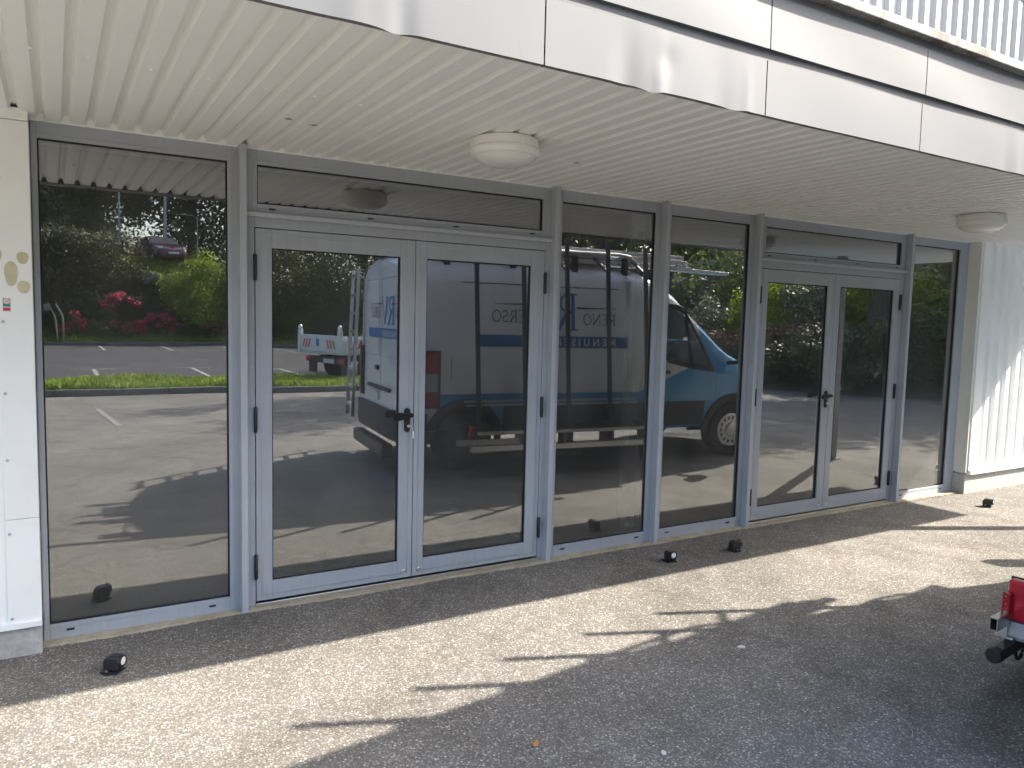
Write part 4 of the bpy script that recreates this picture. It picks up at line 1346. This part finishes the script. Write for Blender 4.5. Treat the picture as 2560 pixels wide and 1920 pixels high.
part('clamp_bolt', MB().lathe([(.014, 0), (.014, .035)], (-3.72, .30, .262), 'y', 8).box(-3.70, -3.55, .24, .32, .255, .268), M_steel)
hoop = [(-3.60 + .05 * math.cos(a), .31, .19 + .055 * math.sin(a)) for a in [2 * math.pi * k / 14 for k in range(15)]]
part('cable_loop', MB().tube(hoop, .009, 6, caps=False), M_black, smooth=True)

# ------------------------------------------------------------------ tipper truck beyond the island
tr = thing('tipper_truck', 'small white tipper truck with red and white chevrons parked beyond the grass island', 'truck', (6.24, -14.45, 0), R(-14))
M_trwhite = plain('white_truck_paint', (0.70, 0.70, 0.68), .4, 0, .06, 3)
# local: x forward, y left; rear left corner at origin
ob('chassis', MB().bar((0.25, -.65, .58), (4.9, -.65, .58), .08, .16).bar((0.25, -1.35, .58), (4.9, -1.35, .58), .08, .16).box(.2, .35, -1.9, -.1, .45, .62), M_trim, tr)
bed = ob('bed', MB().box(0.05, 3.1, -2.0, 0.0, .70, .78), M_trwhite, tr, bevel=.01)
ob('tailgate', MB().box(0.0, .045, -1.93, -.07, .76, 1.20), M_trwhite, tr, bevel=.008)
for y in (0.0, -2.0):
    ob('side_board', MB().box(.09, 3.05, y - .022, y + .022, .78, 1.13), M_trwhite, tr, bevel=.008)
    ob('corner_post', MB().box(-.03, .08, y - .055, y + .055, .70, 1.34), M_trwhite, tr, bevel=.012)
    ob('post_clamp', MB().lathe([(.05, 0), (.065, .04), (.05, .10), (.02, .13)], (.02, y, 1.335), 'z', 12), M_bright, tr, smooth=True)
ob('headboard', MB().box(3.06, 3.12, -2.0, 0, .78, 1.32), M_trwhite, tr, bevel=.008)
M_chev = plain('chevron_red', (0.62, 0.05, 0.03), .4)
def chev(a, b, face):
    mb = MB()
    for k in range(3):
        s0 = a + (b - a) * k / 3; s1 = s0 + (b - a) / 6
        if face == 'rear':
            mb.add([(-.004, s0, .86), (-.004, s1, .86), (-.004, s1 + .09 * (1 if b > a else -1), 1.08), (-.004, s0 + .09 * (1 if b > a else -1), 1.08)], [(0, 1, 2, 3)])
        else:
            mb.add([(s0, .026, .86), (s1, .026, .86), (s1 + .09, .026, 1.08), (s0 + .09, .026, 1.08)], [(0, 1, 2, 3)])
    ob('chevron_stripe', mb, M_chev, tr, fix=False)
chev(-.18, -.62, 'rear'); chev(-1.85, -1.42, 'rear'); chev(.35, .85, 'side')
ob('emblem', MB().box(-.006, -.001, -1.12, -.98, .90, 1.10), M_blue, tr)
ob('number_plate', MB().box(.18, .20, -1.05, -.55, .46, .57), M_plate, tr)
for y in (-.18, -1.82):
    ob('tail_lamp', MB().box(.16, .20, y - .13, y + .13, .47, .60), M_redlens, tr, bevel=.01)
    ob('mudflap', MB().box(.30, .33, y - .2, y + .2, .16, .55), M_black, tr)
for x in (1.05, 4.35):
    for y, o_ in ((-.18, 1), (-1.82, -1)):
        add_wheel(tr, x, y, .345, o_)
cab = MB()
pc = [(3.25, .45), (3.25, 1.95), (3.40, 2.12), (4.15, 2.10), (4.75, 1.35), (5.2, 1.15), (5.3, .85), (5.3, .42)]
cab.prism(pc, 'y', -1.9, -.10)
cb = ob('cab', cab, M_trwhite, tr, bevel=.05)
for y in (-.092, -1.908):
    ob('window', MB().prism([(3.5, 1.35), (3.5, 1.9), (4.1, 1.9), (4.55, 1.38)], 'y', y - .004, y + .004), M_black_gloss, cb)
ob('windscreen', MB().add([(4.20, -1.75, 2.05), (4.20, -.25, 2.05), (4.76, -.25, 1.36), (4.76, -1.75, 1.36)], [(0, 1, 2, 3)]), M_black_gloss, cb, fix=False)

# ------------------------------------------------------------------ red hatchback on the upper road
car = thing('parked_car', 'dark red hatchback seen from the front on the upper road above the bank', 'car', (5.15, -41.4, 4.225), R(78))
M_carred = plain('dark_red_car_paint', (0.075, 0.016, 0.032), .25, .2, .05, 3, coat=.7)
CZ = [(-2.0, .75), (-1.95, 1.0), (-1.75, 1.30), (-1.3, 1.44), (-.5, 1.46), (0.0, 1.40), (.35, 1.22), (.75, .98), (1.2, .90), (1.7, .80), (1.9, .66), (1.95, .55)]
CW = [(-2.0, .74), (-1.7, .85), (0, .87), (1.2, .86), (1.7, .78), (1.9, .62), (1.95, .5)]
CS = [(.22, -.05), (.35, 0), (.6, .0), (.8, -.01), (.9, -.03)]
def car_body():
    us = np.linspace(-2.0, 1.95, 48); rows = []
    for u in us:
        zt = interp(CZ, u); hw = interp(CW, u)
        s = []
        for (z, d) in CS:
            if z < zt - .06: s.append((u, hw + d, z))
            else: s.append((u, hw + d - .02, zt - .06))
        belt = min(.9, zt - .05)
        for k, (tz, ty) in enumerate(((.35, .06), (.7, .13), (.92, .24), (1.0, .45), (1.0, hw))):
            s.append((u, max(0, hw - .03 - ty) if zt > 1.0 else max(0, hw - .03 - ty * (1 if k > 2 else .4)), belt + (zt - belt) * tz))
        rows.append(s + [(p[0], -p[1], p[2]) for p in s[::-1]])
    w = len(rows[0])
    return MB().add([p for r in rows for p in r], [(a * w + b, (a + 1) * w + b, (a + 1) * w + b + 1, a * w + b + 1) for a in range(47) for b in range(w - 1)] + [tuple(range(w)), tuple(47 * w + k for k in range(w))])
ob('body', car_body(), M_carred, car, smooth=True)
ob('windscreen', MB().add([(.02, -.60, 1.40), (.02, .60, 1.40), (.74, .70, 1.005), (.74, -.70, 1.005)], [(0, 1, 2, 3)]), M_black_gloss, car, fix=False)
for s_ in (1, -1):
    ob('side_window', MB().add([(-1.4, s_ * .80, .97), (.55, s_ * .80, .97), (0.0, s_ * .68, 1.33), (-1.2, s_ * .68, 1.36)], [(0, 1, 2, 3)]), M_black_gloss, car, fix=False)
    ob('headlight', MB().prism([(1.50, s_ * .52), (1.86, s_ * .50), (1.78, s_ * .70), (1.45, s_ * .795)], 'z', .60, .80), M_clearlens, car, bevel=.01)
    ob('mirror', MB().box(.42, .56, s_ * .96 - .08, s_ * .96 + .08, .95, 1.08), M_carred, car, bevel=.03)
    for x in (-1.25, 1.25):
        w_ = add_wheel(car, x, s_ * .76, .30, s_, .87)
ob('number_plate', MB().box(1.955, 1.975, -.26, .26, .42, .53), M_plate, car)
ob('grille', MB().box(1.93, 1.965, -.5, .5, .30, .40), M_black, car)

# ================================================================== VEGETATION AND BACKGROUND
def leaf_cloud(clumps, n, size, up=.3, flat=.6):
    """clumps: list of (cx,cy,cz, rx,ry,rz); leaf quads spread near the clumps' surfaces"""
    cl = np.array(clumps, float)
    wgt = (cl[:, 3] * cl[:, 4] * cl[:, 5]) ** (2 / 3)
    idx = rng.choice(len(cl), n, p=wgt / wgt.sum())
    d = rng.normal(size=(n, 3)); d /= np.linalg.norm(d, axis=1)[:, None]
    r = rng.uniform(0.15, 1.0, n) ** 0.45 * (1 + .12 * rng.normal(size=n))
    P = cl[idx, :3] + d * r[:, None] * cl[idx, 3:]
    nrm = d + rng.normal(scale=flat, size=(n, 3)) + np.array([0, 0, up])
    nrm /= np.linalg.norm(nrm, axis=1)[:, None]
    t = np.cross(nrm, rng.normal(size=(n, 3))); t /= np.linalg.norm(t, axis=1)[:, None]
    b = np.cross(nrm, t)
    s = size * rng.uniform(.55, 1.35, n)[:, None]
    V = np.stack([P - t * s, P - b * s * .45 + nrm * s * .12, P + t * s, P + b * s * .45 + nrm * s * .12], 1)
    return V

def sub_clumps(cx, cy, cz, rx, ry, rz, k, sc=.42):
    out = []
    for _ in range(k):
        d = rng.normal(size=3); d /= np.linalg.norm(d)
        q = rng.uniform(.45, .95)
        s = sc * rng.uniform(.6, 1.3)
        out.append((cx + d[0] * rx * q, cy + d[1] * ry * q, cz + d[2] * rz * q, rx * s, ry * s, rz * s))
    out.append((cx, cy, cz, rx * .6, ry * .6, rz * .6))
    return out

def bush(name, x, y, z0, rx, ry, rz, n, size, mat, label, cat='bush', group=None, k=16, up=.3, zc=None):
    t = thing(name, label, cat, (x, y, z0), 0, group)
    zc = rz * .85 if zc is None else zc
    V = leaf_cloud(sub_clumps(0, 0, zc, rx, ry, rz, k), n, size, up)
    V[..., 2] = np.maximum(V[..., 2], 0.0)
    quads_mesh('foliage', V, mat, t)
    st_ = MB()
    for a in range(5):
        an = 2 * math.pi * a / 5 + .3
        st_.tube([(0.05 * math.cos(an), 0.05 * math.sin(an), -.1), (rx * .25 * math.cos(an), ry * .25 * math.sin(an), zc * .6), (rx * .5 * math.cos(an), ry * .5 * math.sin(an), zc * 1.1)], [.035, .025, .01], 6)
    ob('stem', st_, M_bark, t)
    return t

def tree(name, x, y, z0, h, cr, n, size, mat, label, group=None, trunk_r=.18, crown_z=.62, k=26, lean=(0, 0)):
    t = thing(name, label, 'tree', (x, y, z0), 0, group)
    top = Vector((lean[0], lean[1], h * .8))
    tb = MB().tube([(0, 0, -.2), (lean[0] * .2, lean[1] * .2, h * .2), (lean[0] * .5 + .1, lean[1] * .5, h * .45), tuple(top)], [trunk_r * 1.25, trunk_r, trunk_r * .75, trunk_r * .15], 9)
    for a in range(7):
        an = 2 * math.pi * a / 7 + rng.uniform(0, .5)
        z1 = h * rng.uniform(.32, .6)
        tb.tube([(lean[0] * z1 / h, lean[1] * z1 / h, z1), (cr * .45 * math.cos(an), cr * .45 * math.sin(an), z1 + h * .12), (cr * .8 * math.cos(an), cr * .8 * math.sin(an), z1 + h * .2)], [trunk_r * .45, trunk_r * .3, .02], 6)
    ob('trunk', tb, M_bark, t, smooth=True)
    V = leaf_cloud(sub_clumps(lean[0] * .7, lean[1] * .7, h * crown_z, cr, cr, h * (1 - crown_z), k, .38), n, size, .25)
    quads_mesh('crown', V, mat, t)
    return t

# left: big olive bush, azaleas, acer
bush('rounded_bush', 1.35, -38.6, terrain_h(1.35, -38.6) - .7, 2.5, 1.9, 1.85, 17000, .085, L_olive, 'big rounded olive brown bush on the bank left of the red car', k=30)
bush('rounded_bush', -1.5, -38.2, terrain_h(-1.5, -38.2) - .8, 2.0, 1.6, 1.9, 9000, .085, L_dark, 'dark bush at the far left of the planted bank', k=20)
bush('dark_shrub', 1.3, -37.3, .55, 2.3, .9, 1.1, 9000, .08, L_dark, 'dark evergreen shrub low on the bank under the rounded bush')
def azalea(x, y, z0, rx, rz, n, mat, label):
    """loose sprays of blossom on a sprawling dark-leaved shrub"""
    t = thing('azalea', label, 'azalea', (x, y, z0), 0, 'azaleas in flower on the bank')
    cl = []
    for _ in range(max(7, int(rx * 20))):
        a = rng.uniform(-1, 1) * rx; q = rng.uniform(.07, .24)
        cl.append((a, rng.uniform(-.25, .25), .12 + rz * rng.uniform(.1, 1.5) * (1 - .55 * abs(a) / rx), q * 1.35, q, q))
    quads_mesh('flowers', leaf_cloud(cl, n, .05, .2), mat, t)
    quads_mesh('foliage', leaf_cloud(sub_clumps(0, -.1, rz * .6, rx * .95, .4, rz * .8, 10), n // 2, .06), L_dark, t)
    st_ = MB()
    for a in range(4):
        st_.tube([(0, 0, -.1), (rx * .5 * math.cos(a * 1.6), .2 * math.sin(a * 1.6), rz)], [.02, .006], 5)
    ob('stem', st_, M_bark, t)
    return t
azalea(4.4, -36.55, .35, 1.05, .75, 8000, L_pink, 'largest magenta pink azalea in full flower at the foot of the bank')
azalea(3.0, -37.0, 1.75, .85, .42, 3600, L_pink, 'pink azalea higher up the bank above the row of blooms')
azalea(0.85, -36.4, .55, .50, .55, 3000, L_red, 'coral red azalea at the left end of the flowering row')
azalea(2.6, -36.5, .60, 1.0, .34, 4000, L_red, 'low coral azalea in the middle of the flowering row')
azalea(7.3, -36.6, .5, .9, .5, 2600, L_pink, 'pink azalea in shade right of the lime acer')
bush('small_shrub', 1.9, -36.3, .35, .6, .35, .4, 2000, .06, L_mid, 'small green shrub between two coral azaleas')
bush('small_shrub', 5.9, -36.3, .35, .9, .35, .35, 2200, .06, L_dark, 'low dark shrub under the lime green acer')
bush('small_shrub', 5.0, -38.4, 2.8, 1.2, .8, .5, 3600, .07, L_grey, 'low grey green shrub on the bank under the parked car')
bush('acer', 6.1, -37.0, .9, 1.75, 1.1, 1.75, 13000, .075, L_lime, 'lime green acer with bright spring leaves on the bank', 'acer', k=26)
bush('laurel_bush', 10.2, -37.9, 1.2, 2.3, 1.6, 2.3, 11000, .085, L_olive, 'tall laurel bush on the bank behind the tipper truck', k=24)
bush('laurel_bush', 13.6, -37.6, 1.0, 2.4, 1.6, 2.4, 9000, .085, L_dark, 'dark laurel bush on the bank right behind the van ladder', k=24)
bush('laurel_bush', 8.4, -37.2, .6, 1.3, 1.0, 1.2, 6000, .075, L_dark, 'shaded low bush between the acer and the tall laurel', k=16)

for (x, y, mt_, lb) in ((9.2, -36.7, L_dark, 'low dark shrub behind the tailgate of the tipper truck'), (11.0, -36.8, L_mid, 'low green shrub right of the tipper tailgate'), (13.0, -36.6, L_dark, 'low dark shrub by the kerb beyond the van'), (-2.2, -36.5, L_dark, 'low dark shrub behind the timber shelter')):
    bush('small_shrub', x, y, terrain_h(x, y) - .1, 1.1, .6, .65, 3600, .06, mt_, lb)
_n = 30000
_P = np.stack([rng.uniform(-5, 16, _n), rng.uniform(-39.6, -36.2, _n)], 1)
_cl = np.stack([_P[:, 0], _P[:, 1], np.array([terrain_h(a, b) for a, b in _P]) + rng.uniform(0.0, .28, _n)], 1)
_d = rng.normal(size=(_n, 3)); _d[:, 2] = np.abs(_d[:, 2]) + .4; _d /= np.linalg.norm(_d, axis=1)[:, None]
_t = np.cross(_d, rng.normal(size=(_n, 3))); _t /= np.linalg.norm(_t, axis=1)[:, None]; _b = np.cross(_d, _t); _s = rng.uniform(.04, .09, _n)[:, None]
tag(quads_mesh('ground_cover', np.stack([_cl - _t * _s, _cl - _b * _s * .5, _cl + _t * _s, _cl + _b * _s * .5], 1), L_dark), 'dark leafy ground cover between the shrubs on the planted bank', 'ground cover', kind='stuff')
# trees behind the upper road
for (x, y, h, cr, mt_, nm, lb) in (
    (-3.0, -55, 15, 4.4, L_dark, 'broadleaf_tree', 'tall dark tree behind the rounded bush at the far left'),
    (2.6, -57, 14, 3.6, L_mid, 'broadleaf_tree', 'mid green tree behind the two poles'),
    (8.8, -56, 16, 4.6, L_dark, 'conifer', 'dense dark conifer behind the red car'),
    (14.5, -54, 15, 4.6, L_dark, 'conifer', 'dense dark conifer right of the street lamp'),
    (20.5, -52, 14, 4.4, L_mid, 'broadleaf_tree', 'mid green tree above the laurel bushes'),
    (-9.5, -54, 14, 4.4, L_mid, 'broadleaf_tree', 'mid green tree beyond the left end of the bank'),
    (27, -50, 13, 4.4, L_dark, 'conifer', 'dark conifer at the right end of the upper road')):
    tree(nm, x, y, 4.0, h, cr, 19000, .19, mt_, lb, 'trees behind the upper road', .25, .52, 34)
sc_ = leaf_cloud([(41 + 1.2 * math.sin(q * 1.7), -40 + q * 2.1, 6.0 + 1.2 * math.sin(q * 2.3), 1.8, 1.9, 4.2) for q in range(22)], 46000, .19)
scr = thing('tree_screen', 'tall continuous screen of dark trees closing the view beyond the side bank', 'hedge', (0, 0, 0))
quads_mesh('foliage', sc_, L_dark, scr)
hg = leaf_cloud([(a, -50.5 + math.sin(a), 5.4 + .9 * math.sin(a * .9), 1.7, .8, 1.9) for a in np.arange(-14, 30, 1.5)], 42000, .12)
hd = thing('hedge', 'long dark hedge behind the upper road', 'hedge', (0, 0, 0))
quads_mesh('foliage', hg, L_dark, hd)

# poles and street lamp on the upper road
M_pole = plain('grey_pole_paint', (0.35, 0.36, 0.36), .5, .3)
p1 = ob('pole', MB().tube([(0, 0, -.1), (0, 0, 7.2)], [.12, .07], 12), M_pole, smooth=True); p1.location = (6.1, -47.5, 4.2)
tag(p1, 'thick tapered grey pole standing behind the red car', 'pole')
p2 = ob('pole', MB().tube([(0, 0, -.1), (0, 0, 6.8)], [.07, .05], 10), M_pole, smooth=True); p2.location = (3.62, -47.8, 4.2)
tag(p2, 'thin grey pole above the rounded bush', 'pole')
sl = thing('street_lamp', 'thin street lamp with a side arm right of the red car', 'street lamp', (7.95, -47.6, 4.2))
ob('post', MB().tube([(0, 0, -.1), (0, 0, 3.35)], [.05, .035], 10), M_pole, sl, smooth=True)
ob('arm', MB().tube([(0, 0, 3.3), (-.25, 0, 3.42), (-.7, 0, 3.46)], .022, 8), M_pole, sl, smooth=True)
ob('lantern', MB().box(-1.0, -.65, -.07, .07, 3.42, 3.50), M_pole, sl, bevel=.02)

# small timber shelter frame at the left foot of the bank
pg = thing('garden_shelter', 'low timber shelter with slanting poles at the left foot of the bank', 'shelter', (-.4, -36.2, 0))
ob('roof_board', MB().box(-1.2, .35, -.5, .4, 1.55, 1.80), M_wood, pg, bevel=.02)
for (x0, x1) in ((.25, .70), (.55, .95)):
    ob('slanting_pole', MB().tube([(x0, .3, 1.86), (x0 + .25, .3, 1.3), (x1 - .1, .3, .15)], .04, 8), plain('pale_bark_pole', (0.28, 0.24, 0.20), .8), pg, smooth=True)

# right-hand bank: mixed shrubs, russet hedge, flat-roofed blue building, palisade, trees
side = [
    ('green_shrub', 21.2, -14.6, 1, 1.5, 1.15, L_mid, 'green shrub between the lime shrub and the blue building'),
    ('grey_shrub', 20.6, -16.2, 1, 1.5, 1.2, L_grey, 'pale shrub close to the wall of the blue building'),
    ('lime_shrub', 22.2, -11.0, 1, 1.5, 1.0, L_lime, 'yellow green shrub high on the side bank'),
    ('grey_shrub', 18.2, -13.5, 1.15, 1.2, 1.40, L_grey, 'tall silvery shrub on the side bank before the blue building'),
    ('lime_shrub', 19.3, -12.1, 1.2, 1.3, 1.40, L_lime, 'yellow green shrub on the side bank right of the silvery one'),
    ('green_shrub', 18.9, -13.6, .9, 1.5, .75, L_mid, 'mid green low shrub behind the russet hedge'),
    ('grey_shrub', 19.4, -10.3, 1.0, 1.2, 1.15, L_grey, 'silvery shrub above the russet hedge end'),
    ('lime_shrub', 20.4, -9.6, 1.0, 1.3, 1.2, L_lime, 'bright lime shrub seen through the far left door leaf'),
    ('dark_shrub', 17.4, -9.0, .1, 1.3, .85, L_dark, 'dark glossy shrub at the edge of the forecourt'),
    ('grey_shrub', 18.0, -8.6, .35, 1.2, .9, L_grey, 'grey leaved shrub at the forecourt edge beside the dark one'),
    ('dark_shrub', 19.0, -7.4, .2, 1.4, 1.1, L_dark, 'dark shrub before the leaning tree trunk'),
    ('lime_shrub', 21.3, -8.2, 1.0, 1.2, .85, L_lime, 'lime shrub beside the leaning tree trunk'),
    ('green_shrub', 20.6, -6.6, .5, 1.5, 1.4, L_mid, 'green shrub behind the rightmost window reflection'),
    ('green_shrub', 22.5, -6.2, 1.2, 1.6, 1.7, L_mid, 'tall mid green shrub at the right end of the side bank'),
    ('lime_shrub', 23.0, -5.0, 1.3, 1.5, 1.5, L_lime, 'yellowish shrub at the right end of the side bank'),
    ('dark_shrub', 16.9, -10.6, .05, 1.0, .7, L_dark, 'low dark shrub below the russet hedge'),
    ('dark_shrub', 20.0, -5.3, .1, 1.4, 1.1, L_dark, 'low dark shrub at the forecourt corner'),
    ('green_shrub', 16.9, -16.5, .2, 1.3, 1.1, L_mid, 'green shrub on the side bank behind the van cab'),
    ('dark_shrub', 17.2, -19.5, .2, 1.7, 1.5, L_dark, 'dark shrub on the side bank far behind the van'),
    ('green_shrub', 17.6, -23.5, .3, 1.9, 1.7, L_mid, 'green shrub on the side bank near the rear corner'),
    ('dark_shrub', 17.6, -28.0, .3, 2.0, 1.8, L_dark, 'dark shrub on the side bank at the rear corner'),
]
for (nm, x, y, z0, rx, rz, mt_, lb) in side:
    bush(nm, x, y, terrain_h(x, y) - .15, rx, rx * .9, rz, 5200, .07, mt_, lb, 'shrub', None, 18)
for (x, y, rx, rz, mt_, lb) in ((23.5, -12.5, 2.0, 1.25, L_mid, 'tall leafy thicket behind the lime shrub on the side bank'), (26.5, -9.5, 2.4, 1.5, L_grey, 'tall pale thicket far behind the leaning trunk'), (25.5, -15.5, 2.3, 1.2, L_mid, 'green thicket right of the flat roofed building'), (28.5, -6.5, 2.6, 1.7, L_mid, 'tall green thicket at the far right behind the bank'), (31, -12, 3.4, 1.8, L_dark, 'dark thicket at the back of the side bank')):
    bush('thicket', x, y, terrain_h(x, y) - .2, rx, rx * .8, rz, 8000, .10, mt_, lb, 'thicket', None, 22)
tree('island_tree', 13.6, -13.5, .05, 9.5, 2.5, 9000, .13, L_mid, 'tree at the right end of the grass island beyond the van', None, .16, .74, 26)
V = leaf_cloud([(17.0 + .5 * q, -12.2 + q * 1.0, .95 + .1 * q, .65, .65, .62) for q in np.arange(-1.2, 3.0, .42)], 15000, .055)
rh = thing('russet_hedge', 'russet brown clipped hedge on the side bank', 'hedge', (0, 0, 0))
quads_mesh('foliage', V, L_brown, rh)

bb = thing('flat_roofed_building', 'low blue grey building with a pale flat roof edge above the side bank', 'building', (22.6, -21.2, 2.6), R(-50))
ob('wall', MB().box(-3.5, 3.5, -2, 2, 0, 1.35), plain('blue_grey_wall', (0.06, 0.10, 0.15), .7), bb)
ob('roof', MB().box(-3.9, 3.9, -2.4, 2.4, 1.36, 1.56), plain('pale_roof_edge', (0.55, 0.56, 0.57), .6), bb, bevel=.01)
pf = thing('palisade_fence', 'grey timber palisade of uneven stakes on top of the side bank', 'fence', (30.6, -25.0, 4.35), R(-55))
first = None
for k in range(46):
    hh = random.uniform(2.0, 2.6)
    if first is None:
        first = ob('stake', MB().tube([(0, 0, 0), (0, 0, 1.9), (0, 0, 2.05)], [.075, .07, .01], 7), M_wood, pf)
        first.location = (-5, 0, 0)
    else:
        s_ = share(first, 'stake', (-5 + .22 * k, random.uniform(-.05, .05), 0), pf, (random.uniform(-.05, .05), random.uniform(-.06, .06), 0))
        s_.scale = (1, 1, random.uniform(.9, 1.15))

tree('shade_tree', 19.6, -8.6, terrain_h(19.6, -8.6) - .1, 8.6, 2.7, 9000, .13, L_mid, 'tall tree with a leaning trunk on the side bank', 'tall trees on the side bank', .26, .68, 30, (.5, -.2))
tree('shade_tree', 17.2, -14.8, terrain_h(17.2, -14.8) - .1, 9.0, 2.7, 8000, .13, L_mid, 'tall tree on the side bank behind the van bonnet', 'tall trees on the side bank', .2, .70, 28)
tree('shade_tree', 25.5, -8.0, terrain_h(25.5, -8.0) - .1, 8.0, 3.2, 9000, .13, L_mid, 'tall spreading tree at the right end of the side bank', 'tall trees on the side bank', .24, .62, 30)
tree('shade_tree', 16.6, -20.0, .1, 9.5, 3.0, 8000, .13, L_dark, 'tall dark tree farther back on the side bank', 'tall trees on the side bank', .2, .70, 28)
tree('shade_tree', 33.0, -24.0, 3.0, 12.0, 4.4, 9000, .18, L_dark, 'tall dark tree behind the palisade', 'tall trees on the side bank', .28, .55, 32)

tree('shade_tree', 31.0, -36.0, 4.0, 13.0, 5.0, 10000, .2, L_dark, 'tall dark tree at the rear corner beyond the van roof', 'tall trees on the side bank', .28, .5, 34)
tree('shade_tree', 37.5, -43.0, 4.0, 13.0, 5.0, 10000, .2, L_mid, 'tall green tree far behind the rear corner of the lot', 'tall trees on the side bank', .28, .5, 34)
